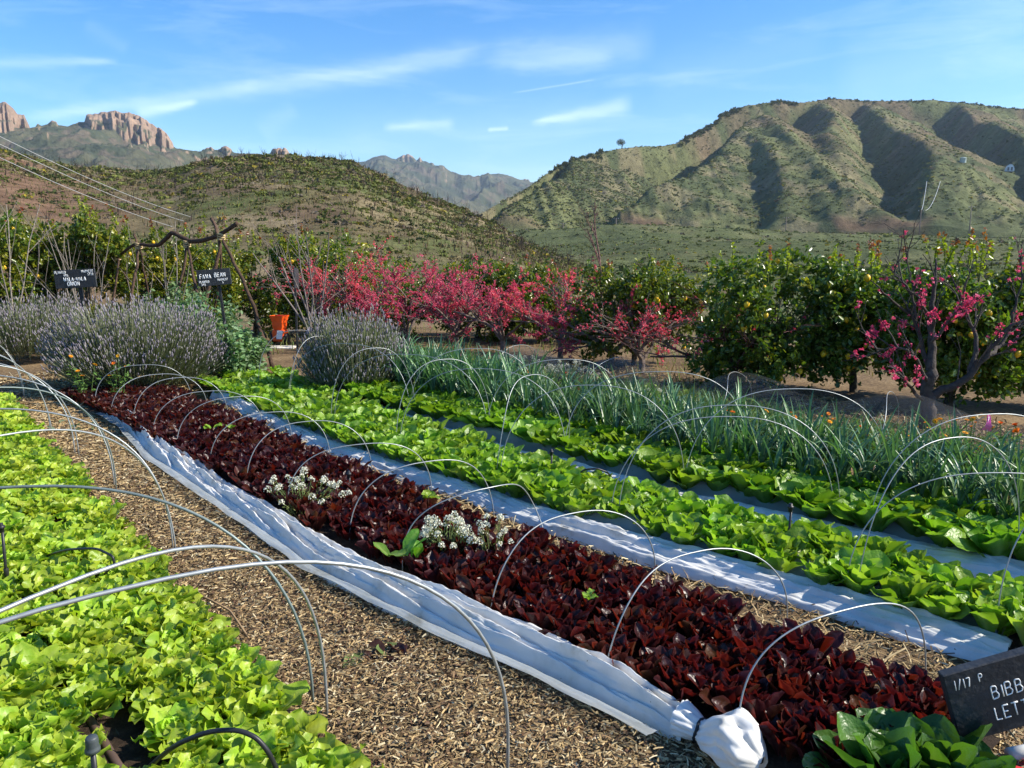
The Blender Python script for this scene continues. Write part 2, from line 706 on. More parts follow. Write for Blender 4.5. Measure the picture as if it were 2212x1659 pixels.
M_LETT = leafy('loose_leaf_lettuce', 0.42, (1.25, 1.2, 0.5), 0.42, 0.45, 0.16, 12, 0.012, 0.35, 45)
M_ROMA = leafy('green_lettuce', 0.42, (1.2, 1.25, 0.4), 0.38, 0.45, 0.16, 12, 0.012, 0.5, 60)
M_RED = leafy('red_lettuce', 0.40, (2.2, 0.8, 0.45), 0.36, 0.42, 0.35, 16, 0.02, 0.4, 55)
M_LEEK = leafy('leek_leaf', 0.25, (1.0, 1.25, 0.5), 0.35, 0.5, 0.2, 8, 0.015)
M_CIT = leafy('citrus_leaf', 0.36, (1.4, 1.5, 0.4), 0.30, 0.5, 0.12, 3, 0.01)
M_HERB = leafy('herb_leaf', 0.3, (1.15, 1.2, 0.6), 0.6, 0.25, 0.15, 6, 0.015)
M_PETAL = leafy('petal', 0.35, (1.2, 0.9, 0.9), 0.6, 0.2, 0.12, 9, 0.01)
M_WHITE = leafy('white_petal', 0.3, (1, 1, .95), 0.7, 0.15, 0.08, 9, 0.0)
M_BARK = surf('bark', use_col=True, rough=0.9, spec=0.1, noise=0.4, nscale=25, bump=0.6, bscale=60)
M_WIRE = surf('galvanised_wire', (0.34, 0.36, 0.36), 0.45, 0.5, 0.55, 0.15, 30)
M_DWIRE = surf('green_coated_wire', (0.17, 0.21, 0.20), 0.45, 0.4, 0.3, 0.15, 30)
M_BLACK = surf('black_plastic', (0.018, 0.018, 0.02), 0.45, 0.4, 0.0, 0.2, 20)
M_PIPE = surf('brown_drip_line', (0.10, 0.065, 0.05), 0.6, 0.3, 0.0, 0.25, 14)
M_PVC = surf('white_pvc', (0.72, 0.71, 0.66), 0.4, 0.5, 0.0, 0.12, 9)
M_BOARD = surf('chalkboard_paint', (0.030, 0.032, 0.035), 0.55, 0.4, 0.0, 0.35, 9, 0.25, 40)
M_POST = surf('black_post', (0.02, 0.021, 0.023), 0.6, 0.35, 0.0, 0.3, 15, 0.3, 40)
M_CHALK = surf('chalk_lettering', (0.80, 0.81, 0.80), 0.9, 0.1, 0.0, 0.15, 60)
M_CLOTH = cloth_mat('row_cover_cloth')
M_SHEER = cloth_mat('row_cover_sheer', 0.5, (0.62, 0.66, 0.66))
M_NET = net_mat('bird_netting')
M_LEMON = surf('lemon_skin', (0.80, 0.47, 0.02), 0.45, 0.4, 0.0, 0.12, 30, 0.15, 120)
M_TWINE = surf('twine', (0.55, 0.42, 0.22), 0.9, 0.1, 0.0, 0.2, 60)
M_STRAW = surf('straw_pieces', use_col=True, rough=0.7, spec=0.25, noise=0.2, nscale=40)
M_ORANGE = surf('orange_enamel', (0.80, 0.10, 0.015), 0.4, 0.5, 0.0, 0.15, 8)
M_REDPL = surf('red_plastic', (0.55, 0.03, 0.02), 0.45, 0.45, 0.0, 0.15, 8)
M_PINK = surf('pink_flagging', (0.90, 0.10, 0.42), 0.5, 0.3, 0.0, 0.1, 10)
M_STEEL = surf('steel', (0.45, 0.45, 0.45), 0.4, 0.5, 0.9, 0.2, 20)
M_PLAIN = surf('painted', use_col=True, rough=0.6, spec=0.3, noise=0.15, nscale=5)
M_HILLN = hill_mat('scrub_hillside', 0.55, 0.5, 0.7, 0.6)
M_HILLR = hill_mat('scrub_far_hillside', 0.16, 0.45, 0.8, 2.0)
M_MOUNT = hill_mat('mountain_scrub_and_rock', 0.035, 0.32, 0.8, 8.0)
M_BUSH = leafy('chaparral', 0.15, (1.1, 1.1, 0.6), 0.9, 0.05, 0.1, 0.2, 0.0)
M_SOIL = ground_mat('bed_soil', [(0.3, (0.016, 0.011, 0.008)), (0.55, (0.045, 0.03, 0.02)), (0.75, (0.10, 0.07, 0.045))], 30, 5, 0.8, 0.02)
M_GROUND = ground_mat('straw_and_earth', [(0.28, (0.05, 0.032, 0.019)), (0.45, (0.13, 0.085, 0.045)), (0.60, (0.22, 0.15, 0.08)), (0.8, (0.34, 0.25, 0.14))], 22, 1.3, 0.8, 0.02)
M_ROAD = surf('asphalt', (0.16, 0.155, 0.15), 0.9, 0.2, 0.0, 0.15, 0.5)

# ------------------------------------------------------------------ the large structure: ground and hills
def profile(pts):
    a = np.array([azel(*p[:2]) for p in pts])
    return a[:, 0], a[:, 1]


def polar_mesh(name, th, rr, zf, colf, mat):
    T, Rr = np.meshgrid(th, rr, indexing='ij')
    Z = zf(T, Rr)
    X, Y = Rr * np.sin(T), Rr * np.cos(T)
    V = np.stack([X, Y, Z], -1)
    a = np.gradient(V, axis=0)
    b = np.gradient(V, axis=1)
    n = nrm(np.cross(b, a))
    n = n * np.sign(n[..., 2:3] + 1e-9)
    mb = MB()
    mb.grid(V[:, ::-1], colf(T, Rr, X, Y, Z, n)[:, ::-1])
    o = mb.build(name, mat)
    o['kind'] = 'structure'
    return o, V, n


def mixc(a, b, t):
    return np.asarray(a) * (1 - t[..., None]) + np.asarray(b) * t[..., None]


# near hill -----------------------------------------------------------
NH = [(-500, 300, 190), (-200, 312, 180), (0, 326, 172), (87, 352, 165), (174, 366, 158), (305, 373, 152), (370, 369, 148),
      (414, 354, 145), (458, 345, 143), (514, 339, 140), (553, 337, 138), (620, 336, 136), (691, 343, 132), (760, 352, 128),
      (812, 378, 124), (865, 400, 120), (951, 435, 114), (1021, 466, 108), (1073, 491, 103), (1125, 518, 98), (1177, 543, 93), (1215, 560, 88), (1290, 585, 80), (1500, 640, 70)]
nh_az, nh_el = profile(NH)
nh_rc = np.array([p[2] for p in NH], float)


def z_near(T, r, detail=True):
    rc = np.interp(T, nh_az, nh_rc)
    zc = H_EYE + np.tan(np.interp(T, nh_az, nh_el)) * rc
    zc = np.maximum(zc, -0.3)
    t = np.clip((r - 30) / (rc - 30), 0, 1)
    z = zc * (1.12 * t - 0.12 * t * t)
    back = np.clip((r - rc) / 110, 0, 1.5)
    z = z - (zc + 4) * 0.9 * back * back
    if detail:
        x, y = r * np.sin(T), r * np.cos(T)
        z = z + (fbm(x / 22, y / 22, 3, 4) - 0.5) * 5.0 * t * (1 - 0.75 * sstep(0.8, 1.0, t)) * np.minimum(1, zc / 8)
    return np.where(r < 30.5, -0.4, z)


def c_near(T, r, X, Y, Z, n):
    a = fbm(X / 16, Y / 16, 11, 5)
    b = fbm(X / 5, Y / 5, 15, 4)
    c = mixc((0.125, 0.102, 0.054), (0.092, 0.105, 0.038), sstep(0.40, 0.58, a))
    c = mixc(c, (0.225, 0.175, 0.105), sstep(0.48, 0.66, b) * 0.8)
    c = mixc(c, (0.105, 0.070, 0.048), sstep(0.55, 0.68, fbm(X / 7 + 3, Y / 7, 17, 4)) * 0.7)
    soil = sstep(R(-24), R(-31), T) * sstep(0.42, 0.55, fbm(X / 9, Y / 9, 5, 3)) * sstep(150, 120, r)
    return mixc(c, (0.165, 0.098, 0.062), soil * 0.9)


th = np.linspace(R(-46), R(16), 330)
rr = np.concatenate([np.linspace(19, 172, 115), np.linspace(176, 260, 16)])
hill_near, NV, NN = polar_mesh('near_hillside', th, rr, z_near, c_near, M_HILLN)

# right hill -------------------------------------------------------------
RH = [(900, 505, 400), (1028, 463, 430), (1073, 442, 450), (1149, 397, 490), (1194, 366, 520), (1247, 341, 545), (1299, 327, 570), (1351, 319, 590),
      (1420, 314, 620), (1459, 310, 640), (1479, 298, 650), (1545, 264, 690), (1559, 246, 700), (1611, 228, 725), (1687, 217, 750), (1722, 222, 765),
      (1774, 215, 790), (1809, 212, 800), (1861, 217, 820), (1965, 217, 840), (2017, 215, 850), (2069, 222, 860), (2121, 226, 870), (2173, 233, 880), (2212, 234, 890), (2500, 250, 900), (2900, 300, 900)]
rh_az, rh_el = profile(RH)
rh_rc = np.array([p[2] for p in RH], float)
ROAD_R = 345.0
ROAD_Z = H_EYE + math.tan(azel(1700, 519)[1]) * ROAD_R


def z_right0(T, r):
    rc = np.interp(T, rh_az, rh_rc)
    zc = H_EYE + np.tan(np.interp(T, rh_az, rh_el)) * rc
    t = np.clip((r - ROAD_R - 6) / (rc - ROAD_R - 6), 0, 1)
    z = ROAD_Z + (zc - ROAD_Z) * (1.10 * t - 0.10 * t * t)
    lo = np.clip((r - 24) / (ROAD_R - 14 - 24), 0, 1)
    zl = ROAD_Z * (0.6 * lo + 0.4 * lo * lo) - 0.5 * (1 - lo)
    z = np.where(r < ROAD_R - 14, zl, np.where(r < ROAD_R + 6, ROAD_Z, z))
    back = np.clip((r - rc) / 300, 0, 1.2)
    return z - zc * 0.7 * back * back, t


def find_on_slope(px, py):
    az, el = azel(px, py)
    rs = np.linspace(ROAD_R - 120, 890, 900)
    z, t = z_right0(np.full_like(rs, az), rs)
    e = np.arctan2(z - H_EYE, rs)
    i = int(np.argmax(e >= el)) if (e >= el).any() else int(np.argmax(e))
    return np.array([rs[i] * sin(az), rs[i] * cos(az)])


SPURS = [  # pixel path of each ridge crest (top to foot), slope on its left and right flank
    ([(1628, 262), (1590, 298), (1548, 340), (1500, 378), (1444, 410), (1390, 440), (1345, 478), (1325, 512)], 1.1, .42),
    ([(1247, 346), (1229, 385), (1150, 436), (1085, 476), (1050, 508)], .95, .45),
    ([(1660, 262), (1700, 300), (1765, 358), (1835, 412), (1905, 455), (1965, 495)], .60, .75),
    ([(1640, 300), (1690, 372), (1702, 420), (1688, 465), (1662, 512)], .95, .50),
    ([(1874, 224), (1915, 270), (1978, 299), (2022, 337), (2018, 380), (1998, 436), (2010, 500)], .95, .50),
    ([(2420, 330), (2300, 352), (2180, 370), (2095, 402), (2045, 440), (2020, 490)], .85, .55),
    ([(2700, 390), (2420, 425), (2212, 470), (2110, 498), (2060, 514)], .9, .5),
    ([(2069, 224), (2130, 268), (2212, 308), (2330, 350)], .95, .5),
    ([(1775, 222), (1800, 262), (1790, 300), (1815, 350)], .6, .85),
    ([(1745, 395), (1790, 440), (1815, 480), (1825, 512)], .8, .5),
    ([(1500, 410), (1520, 450), (1490, 490), (1470, 514)], .8, .45),
]


def ridge_line(pts):
    """ridge crest in space: each picture point gets a depth between the skyline and the road"""
    out = []
    n = len(pts)
    e0, e1 = azel(*pts[0])[1], azel(pts[0][0], 517)[1]
    a0 = azel(*pts[0])[0]
    r0 = float(np.interp(a0, rh_az, rh_rc))
    ec = float(np.interp(a0, rh_az, rh_el))
    for (x, y) in pts:
        az, el = azel(x, y)
        f = np.clip((el - e1) / (ec - e1), 0, 1)
        r = ROAD_R + 8 + (r0 - ROAD_R - 8) * f ** 2.1
        out.append((r * sin(az), r * cos(az), H_EYE + math.tan(el) * r))
    return np.array(out)


spur_xyz = [(ridge_line(p), a, b) for p, a, b in SPURS]


def roofs(X, Y):
    hs_ = []
    for (P, kl, kr) in spur_xyz:
        best = np.full(X.shape, 1e9)
        side = np.zeros_like(X)
        zc = np.zeros_like(X)
        for i in range(len(P) - 1):
            a, b = P[i], P[i + 1]
            d = (b - a)[:2]
            q = np.clip(((X - a[0]) * d[0] + (Y - a[1]) * d[1]) / (d @ d), 0, 1)
            qx, qy = a[0] + q * d[0], a[1] + q * d[1]
            D = np.hypot(X - qx, Y - qy)
            m = D < best
            best = np.where(m, D, best)
            side = np.where(m, np.arctan2(X, Y) - np.arctan2(qx, qy), side)
            zc = np.where(m, a[2] + q * (b[2] - a[2]), zc)
        k = 1.35 * kl + (1.05 * kr - 1.35 * kl) * sstep(-.012, .012, side)
        wob = 1 + .5 * (fbm(X / 35, Y / 35, 27, 3) - .5)
        hs_.append(zc - k * wob * (np.sqrt(best ** 2 + 16) - 4) / (1 + best / 600))
    return hs_


def z_right(T, r):
    z, t = z_right0(T, r)
    X, Y = r * np.sin(T), r * np.cos(T)
    fade = sstep(0, 0.06, t) * sstep(1.02, 0.80, t)
    wx = X + 60 * (fbm(X / 130, Y / 130, 24, 3) - .5)
    g = (fbm(np.arctan2(wx, Y) * 19 + .0022 * r, r / 240 + 2, 23, 4, True) - 0.55) * 9 * fade
    g = g + (fbm(X / 45, Y / 45, 29, 4, True) - .5) * 7 * fade
    bump = (fbm(X / 10, Y / 10, 31, 3) - 0.5) * 3.2 * sstep(0, 0.04, t)
    floor = z - 46 * sstep(0, .22, t) * sstep(1.0, .86, t)
    H = [floor] + roofs(X, Y)
    k = 3.0
    mx = np.maximum.reduce(H)
    zz = mx + k * np.log(sum(np.exp(np.clip((h - mx) / k, -40, 0)) for h in H))
    zz = np.where(t > 0, zz, z)
    lowr = (fbm(X / 45, Y / 45, 41, 4) - 0.5) * 9 * sstep(60, 150, r) * sstep(ROAD_R - 16, ROAD_R - 45, r)
    hum = 5.0 * np.exp(-((X - 40) / 60) ** 2 - ((r - 265) / 45) ** 2)
    zz = zz + g + bump + lowr + hum
    lim = H_EYE + r * np.tan(np.interp(T, rh_az, rh_el)) + 1.0
    k = 3.0
    sm = -k * np.log(np.exp(-np.clip((zz - lim) / k, -50, 50)) + 1) + lim
    back = np.interp(T, rh_az, rh_rc) < r
    return np.where((r > ROAD_R + 40) & ~back, np.minimum(zz, sm + k * 0.35), np.where(back, np.minimum(zz, z), zz))


def c_right(T, r, X, Y, Z, n):
    a = fbm(X / 55, Y / 55, 61, 5)
    b = fbm(X / 15, Y / 15, 65, 4)
    c = mixc((0.072, 0.086, 0.040), (0.115, 0.125, 0.055), sstep(0.38, 0.62, a))
    c = mixc(c, (0.185, 0.155, 0.090), sstep(0.48, 0.68, b) * 0.7)
    br = sstep(0.50, 0.66, fbm(X / 40 + 7, Y / 40, 71, 3)) * sstep(40, 80, Z)
    c = mixc(c, (0.135, 0.092, 0.060), br * 0.6)
    bank = np.exp(-((r - ROAD_R - 11) / 6) ** 2) * sstep(0.45, 0.55, fbm(X / 30, Y / 30, 51, 2))
    c = mixc(c, (0.13, 0.085, 0.055), bank * 0.9)
    c = mixc(c, (0.085, 0.10, 0.040), sstep(ROAD_R - 5, ROAD_R - 30, r) * 0.6)
    return c


th = np.linspace(R(-10), R(43), 460)
rr = np.concatenate([np.linspace(22, 330, 70), np.linspace(332, 372, 22), np.linspace(375, 905, 190), np.linspace(915, 1150, 14)])
hill_right, RV, RN = polar_mesh('right_hillside', th, rr, z_right, c_right, M_HILLR)

# the road cut along its foot
mb = MB()
ths = np.linspace(R(-9), R(42), 240)
for (r0, r1, dz, colr) in ((ROAD_R - 11, ROAD_R - 3, 0.25, (0.19, 0.175, 0.155)),):
    V = np.stack([np.stack([r * np.sin(ths), r * np.cos(ths), np.full_like(ths, ROAD_Z + dz)], -1) for r in (r0, r1)], 1)
    mb.grid(V, colr)
road = mb.build('road', M_ROAD)
road['kind'] = 'structure'

# left mountain with its crag, and the mountain in the gap -------------------
def mountain(name, green, rock, dist, depth, base_px, seed, th_px, nth, nr, span=1.0):
    ga, ge = profile(green)
    ra, re_ = profile([(p[0], p[1]) for p in rock])
    th = np.linspace(azel(th_px[0], 400)[0], azel(th_px[1], 400)[0], nth)
    rr = np.concatenate([np.linspace(dist - depth, dist - 0.28 * depth, int(nr * .4)), np.linspace(dist - 0.275 * depth, dist + 0.06 * depth, int(nr * .6)), np.linspace(dist + 0.1 * depth, dist + 0.7 * depth, 8)])
    mpx = dist / FPX

    def zf(T, r):
        s = dist
        # rugged front: columns advance and retreat
        colm = (fbm(T * 110, r * 0 + seed, seed + 1, 2, True) - 0.5) * 0.07 * depth + (vnoise(T * 320, r * 0 + 5, seed + 2) - 0.5) * 0.03 * depth
        zg = H_EYE + np.tan(np.interp(T, ga, ge)) * s
        zr = H_EYE + np.tan(np.interp(T, ra, re_)) * s
        t = np.clip((r - (dist - depth)) / depth, 0, 1)
        zb = H_EYE + math.tan(azel(600, base_px)[1]) * (dist - depth)
        z = zb + (zg - zb) * (0.85 * t + 0.15 * t * t)
        X, Y = r * np.sin(T), r * np.cos(T)
        gl = (fbm(X / (95 * mpx), Y / (230 * mpx), seed + 4, 5, True) - 0.6) * 60 * mpx
        z = z + gl * sstep(0, 0.15, t) * sstep(1.0, 0.75, t)
        ex = np.maximum(zr - zg, 0)
        thick = np.clip(0.05 + ex / (62 * mpx), 0, 1) * 0.22 * depth
        st = dist - thick + colm
        steps = 0
        for (f, o) in ((0.42, 0.0), (0.33, 0.22), (0.25, 0.5)):
            j = (vnoise(T * 260 + o * 9, r * 0 + o, seed + 9) - 0.5) * 0.05 * depth
            steps = steps + f * sstep(0, 0.018 * depth, r - st - o * thick - j)
        ex = ex * (1 + 0.22 * (fbm(T * 330, r * 0.02 / mpx, seed + 12, 3) - 0.5))
        z = z + ex * np.clip(steps, 0, 1)
        # scattered outcrops below the crag
        oc = sstep(0.60, 0.68, fbm(X / (26 * mpx), Y / (40 * mpx), seed + 20, 3)) * sstep(0.55, 0.72, t) * sstep(0.99, 0.93, t)
        oc = oc * sstep(0.42, 0.55, vnoise(T * 90, r * 0, seed + 22))
        z = z + oc * (6 if dist < 2000 else 2.0) * mpx
        z = z + (fbm(X / (9 * mpx), Y / (9 * mpx), seed + 30, 3) - 0.5) * 3.2 * mpx
        back = np.clip((r - dist - 0.02 * depth) / (0.7 * depth), 0, 1)
        return z - (z - zb) * 0.8 * back

    def cf(T, r, X, Y, Z, n):
        a = fbm(X / (40 * mpx), Y / (40 * mpx), seed + 40, 5)
        c = mixc((0.050, 0.060, 0.036), (0.085, 0.085, 0.052), sstep(0.38, 0.66, a))
        c = mixc(c, (0.130, 0.098, 0.075), sstep(0.55, 0.7, fbm(X / (15 * mpx), Y / (30 * mpx), seed + 44, 4)) * 0.6)
        steep = sstep(0.56, 0.40, n[..., 2])
        rk = mixc((0.33, 0.225, 0.155), (0.20, 0.145, 0.11), fbm(T * 300, Z / (20 * mpx), seed + 50, 3))
        zg = H_EYE + np.tan(np.interp(T, ga, ge)) * dist
        onrock = sstep(2 * mpx, 6 * mpx, Z - zg) * (r < dist + 0.1 * depth)
        return mixc(c, rk, np.clip(np.maximum(steep, onrock), 0, 1))
    return polar_mesh(name, th, rr, zf, cf, M_MOUNT)


G1 = [(-300, 250), (-60, 272), (0, 276), (65, 277), (100, 269), (144, 272), (183, 268), (220, 272), (300, 284), (350, 306), (380, 320), (427, 328), (453, 325), (505, 330), (577, 334), (620, 334), (700, 345), (800, 365)]
K1 = [(-300, 225), (-40, 228), (0, 222), (14, 221), (28, 233), (38, 246), (42, 246), (52, 248), (60, 262), (66, 273), (72, 277), (80, 265), (92, 270), (100, 269), (104, 264), (112, 260), (122, 264), (127, 272), (145, 274), (160, 268), (170, 264), (182, 262), (187, 248), (195, 246), (205, 247), (218, 243), (248, 240), (279, 243), (305, 252), (318, 262), (326, 268), (349, 279), (360, 290), (370, 302), (376, 316), (392, 320), (427, 328), (440, 320), (455, 316), (465, 322), (478, 318), (488, 315), (498, 320), (507, 330), (577, 334), (590, 322), (605, 318), (618, 321), (634, 334), (800, 365)]
mountain('left_mountain', G1, K1, 1500, 640, 470, 100, (-160, 720), 900, 210)
G2 = [(700, 372), (760, 352), (790, 348), (810, 339), (832, 335), (850, 343), (862, 346), (880, 346), (912, 348), (935, 356), (955, 362), (980, 374), (1010, 383), (1040, 384), (1060, 377), (1076, 375), (1095, 378), (1112, 384), (1128, 390), (1146, 394), (1250, 400), (1320, 420)]
K2 = [(700, 372), (832, 335), (855, 345), (862, 339), (872, 334), (884, 334), (892, 339), (900, 346), (907, 340), (914, 346), (930, 350), (945, 354), (955, 362), (1010, 383), (1120, 389), (1128, 388), (1133, 385), (1141, 385), (1148, 394), (1320, 420)]
mountain('far_mountain', G2, K2, 3200, 1500, 480, 200, (690, 1330), 620, 170)

# ground sheet to the horizon
mb = MB()
r_ = np.concatenate([np.linspace(0.05, 18, 60), np.geomspace(19, 5200, 40)])
t_ = np.linspace(0, 2 * pi, 145)
T, Rr = np.meshgrid(t_, r_, indexing='ij')
X, Y = Rr * np.sin(T), Rr * np.cos(T)
Z = (fbm(X / 0.5, Y / 0.5, 81, 3) - 0.5) * 0.03 * sstep(40, 15, Rr) - 0.005 - sstep(19, 26, Rr) * 1.6
mb.grid(np.stack([X, Y, Z], -1)[:, ::-1], (1, 1, 1))
ground = mb.build('ground', M_GROUND)
ground['kind'] = 'structure'

# ------------------------------------------------------------------ scrub on the hills
def clump_template(rg, n=26, leaf=0.28):
    """a shrub: many small leaf faces through a lumpy dome, radius 1"""
    v, f = [], []
    for i in range(n):
        d = nrm(rg.normal(size=3))
        d[2] = abs(d[2])
        p = d * (0.55 + 0.45 * rg.random()) * np.array([1, 1, 0.85])
        a = nrm(rg.normal(size=3) + d * 0.6)
        b = nrm(np.cross(a, rg.normal(size=3)))
        s = leaf * (0.7 + 0.7 * rg.random())
        k = len(v)
        v += [p - a * s * .6 - b * s * .5, p + a * s * .7 - b * s * .3, p + a * s * .5 + b * s * .6, p - a * s * .5 + b * s * .4]
        f.append((k, k + 1, k + 2, k + 3))
    return np.array(v), np.array(f)


def scrub(name, mat, pos, size, col, ntemp=5, n=26, flat=0.75, leaf=0.28, seed=1):
    rg = np.random.default_rng(seed)
    mb = MB()
    which = rg.integers(0, ntemp, len(pos))
    for k in range(ntemp):
        Tm, F = clump_template(rg, n, leaf)
        m = which == k
        P = pos[m]
        s = size[m]
        a = rg.random(len(P)) * 2 * pi
        X = np.stack([np.cos(a), np.sin(a), 0 * a], -1) * s[:, None]
        Y = np.stack([-np.sin(a), np.cos(a), 0 * a], -1) * s[:, None]
        Zv = np.stack([0 * a, 0 * a, s * flat * (0.7 + 0.6 * rg.random(len(P)))], -1)
        mb.scatter(Tm, F, P, X, Y, Zv, col[m])
    o = mb.build(name, mat)
    o['kind'] = 'stuff'
    return o


SC = np.array([(0.085, 0.100, 0.030), (0.110, 0.120, 0.034), (0.060, 0.075, 0.030), (0.14, 0.115, 0.060), (0.12, 0.10, 0.075), (0.22, 0.18, 0.025)])
rg = np.random.default_rng(5)
n = 26000
t = rg.uniform(R(-40), R(12), n)
rc = np.interp(t, nh_az, nh_rc)
r = 36 + (rc - 36) * rg.random(n) ** 0.75 * 1.03
z = z_near(t, r)
x, y = r * np.sin(t), r * np.cos(t)
keep = fbm(x / 12, y / 12, 91, 3) + 0.45 * rg.random(n) > 0.58
t, r, x, y, z = t[keep], r[keep], x[keep], y[keep], z[keep]
sz = (0.16 + 0.62 * rg.random(len(x)) ** 4) * np.clip(r / 100, .6, 1.1)
ci = rg.choice(6, len(x), p=[.27, .22, .14, .19, .155, .025])
scrub('hillside_scrub', M_BUSH, np.stack([x, y, z - 0.05], -1), sz, SC[ci] * rg.uniform(.85, 1.5, (len(x), 1)), n=22, leaf=.34, seed=2)
# dry grass and burnt stems between the shrubs
mb = MB()
n = 22000
t = rg.uniform(R(-40), R(12), n)
rc = np.interp(t, nh_az, nh_rc)
r = 36 + (rc - 34) * rg.random(n) ** 0.7
x, y, z = r * np.sin(t), r * np.cos(t), z_near(t, r)
Tm = np.array([(-.5, 0, 0), (.5, 0, 0), (.12, .2, 1.0), (-.12, .2, 1.0)])
a = rg.random(n) * pi
hgt = rg.uniform(.12, .4, n)
X = np.stack([np.cos(a), np.sin(a), 0 * a], -1) * rg.uniform(.03, .12, n)[:, None]
Yv = rg.normal(size=(n, 3)) * 0.3
mb.scatter(Tm, [(0, 1, 2, 3)], np.stack([x, y, z - 0.05], -1), X, Yv, np.stack([0 * a, 0 * a, hgt], -1),
           np.array([(0.17, 0.13, 0.075), (0.12, 0.10, 0.045), (0.13, 0.09, 0.07)])[rg.integers(0, 3, n)])
o = mb.build('dry_hillside_grass', M_BUSH)
o['kind'] = 'stuff'
mb = MB()
n = 420
t = rg.uniform(R(-40), R(6), n)
rc = np.interp(t, nh_az, nh_rc)
r = np.where(rg.random(n) < 0.45, rc - rg.uniform(-2, 10, n), 50 + (rc - 50) * rg.random(n) ** .7)
for i in range(n):
    p = np.array([r[i] * sin(t[i]), r[i] * cos(t[i]), float(z_near(np.array([t[i]]), np.array([r[i]]))[0])])
    hh = rg.uniform(.7, 2.2)
    for k in range(rg.integers(1, 4)):
        d = np.array([rg.normal() * .25, rg.normal() * .25, 1])
        q = p + d * hh * rg.uniform(.5, 1)
        mb.tube([p, (p + q) / 2 + rg.normal(size=3) * .05, q], [.022, .018, .010], 3, (0.035, 0.028, 0.025), False)
        e = (p + q) / 2
        mb.tube([e, e + np.array([rg.normal() * .3, rg.normal() * .3, .4]) * hh * .6], [.02, .01], 3, (0.035, 0.028, 0.025), False)
o = mb.build('burnt_scrub_stems', M_BARK)
o['kind'] = 'stuff'

n = 60000
t = rg.uniform(R(-8), R(36), n)
rc = np.interp(t, rh_az, rh_rc)
r = np.where(rg.random(n) < 0.24, rg.uniform(55, ROAD_R - 14, n), ROAD_R + 12 + (rc - ROAD_R - 12) * rg.random(n) ** .85 * 1.01)
x, y = r * np.sin(t), r * np.cos(t)
keep = (fbm(x / 40, y / 40, 95, 4) + 0.5 * rg.random(n) > 0.60)
t, r, x, y = t[keep], r[keep], x[keep], y[keep]
z = z_right(t, r)
sz = (0.35 + 0.95 * rg.random(len(x)) ** 3) * np.clip(r / 330, .45, 1)
ci = rg.choice(6, len(x), p=[.34, .24, .22, .10, .08, .02])
scrub('far_hillside_scrub', M_BUSH, np.stack([x, y, z - 0.1], -1), sz, SC[ci] * rg.uniform(.8, 1.4, (len(x), 1)), n=9, leaf=.5, seed=3)

# ------------------------------------------------------------------ garden helpers
def proj(p):
    x, y, z = p[0], p[1], p[2] - H_EYE
    zc = y * cos(PITCH) - z * sin(PITCH)
    yc = y * sin(PITCH) + z * cos(PITCH)
    if zc < 0.1:
        return -9999, -9999
    return 1106 + FPX * x / zc, 829.5 - FPX * yc / zc


def seen(p, m=90, top=0.2):
    a = proj(p)
    b = proj((p[0], p[1], p[2] + top))
    return -m < a[0] < 2212 + m and b[1] < 1659 + m and a[1] > 0


def leaf(mb, rg, base, az, p0, p1, L, W, nu=7, nv=8, cup=0.3, ruff=0.0, rf=3.0, ca=(1, 1, 1), cm=(1, 1, 1), sharp=1.25, twist=0.0, tipw=0.18, bend=1.0, edge=None, rnd=0.72):
    """one broad leaf: a curved blade with a midrib, cupped across and ruffled at the edge"""
    v = np.linspace(0, 1, nv)
    pt = p0 + (p1 - p0) * v ** bend
    ds = L / (nv - 1)
    rr_ = np.concatenate([[0], np.cumsum(np.cos((pt[1:] + pt[:-1]) / 2))]) * ds
    zz = np.concatenate([[0], np.cumsum(np.sin((pt[1:] + pt[:-1]) / 2))]) * ds
    u = np.linspace(-1, 1, nu)
    prof = np.maximum(np.sin(pi * np.clip(v, 0, 1) ** sharp), 0) ** rnd
    prof = np.maximum(prof, np.where(v < .5, 0.16, 0)) * (1 - tipw * 0) + tipw * v ** 6
    w = W * prof
    ph, ph2 = rg.random(2) * 6.28
    off = cup * (u[None] ** 2) * w[:, None]
    rl = ruff * np.abs(u[None]) ** 1.6 * (np.sin(rf * 6.28 * v[:, None] + ph + 1.3 * np.sign(u)[None]) + .5 * np.sin(rf * 11.3 * v[:, None] + ph2 - 2 * np.sign(u)[None])) * sstep(0.1, 0.4, v)[:, None]
    off = off + rl + rg.normal(size=(nv, nu)) * 0.0012
    tw = twist * v[:, None]
    sx = u[None] * w[:, None]
    lat = sx * np.cos(tw) - off * np.sin(tw)
    nor = off * np.cos(tw) + sx * np.sin(tw)
    # normal points inward/up
    r = rr_[:, None] - nor * np.sin(pt)[:, None]
    z = zz[:, None] + nor * np.cos(pt)[:, None]
    ca_, sa_ = cos(az), sin(az)
    V = np.stack([base[0] + r * ca_ - lat * sa_, base[1] + r * sa_ + lat * ca_, base[2] + z], -1)
    mid = np.exp(-(u / 0.22) ** 2)[None, :, None] * (1 - 0.55 * v)[:, None, None]
    C = np.asarray(ca) * (1 - mid) + np.asarray(cm) * mid
    if edge is not None:
        e = (np.abs(u) ** 6)[None, :, None] * np.ones((nv, 1, 1)) * 0.6
        C = C * (1 - e) + np.asarray(edge) * e
    mb.grid(V, C)


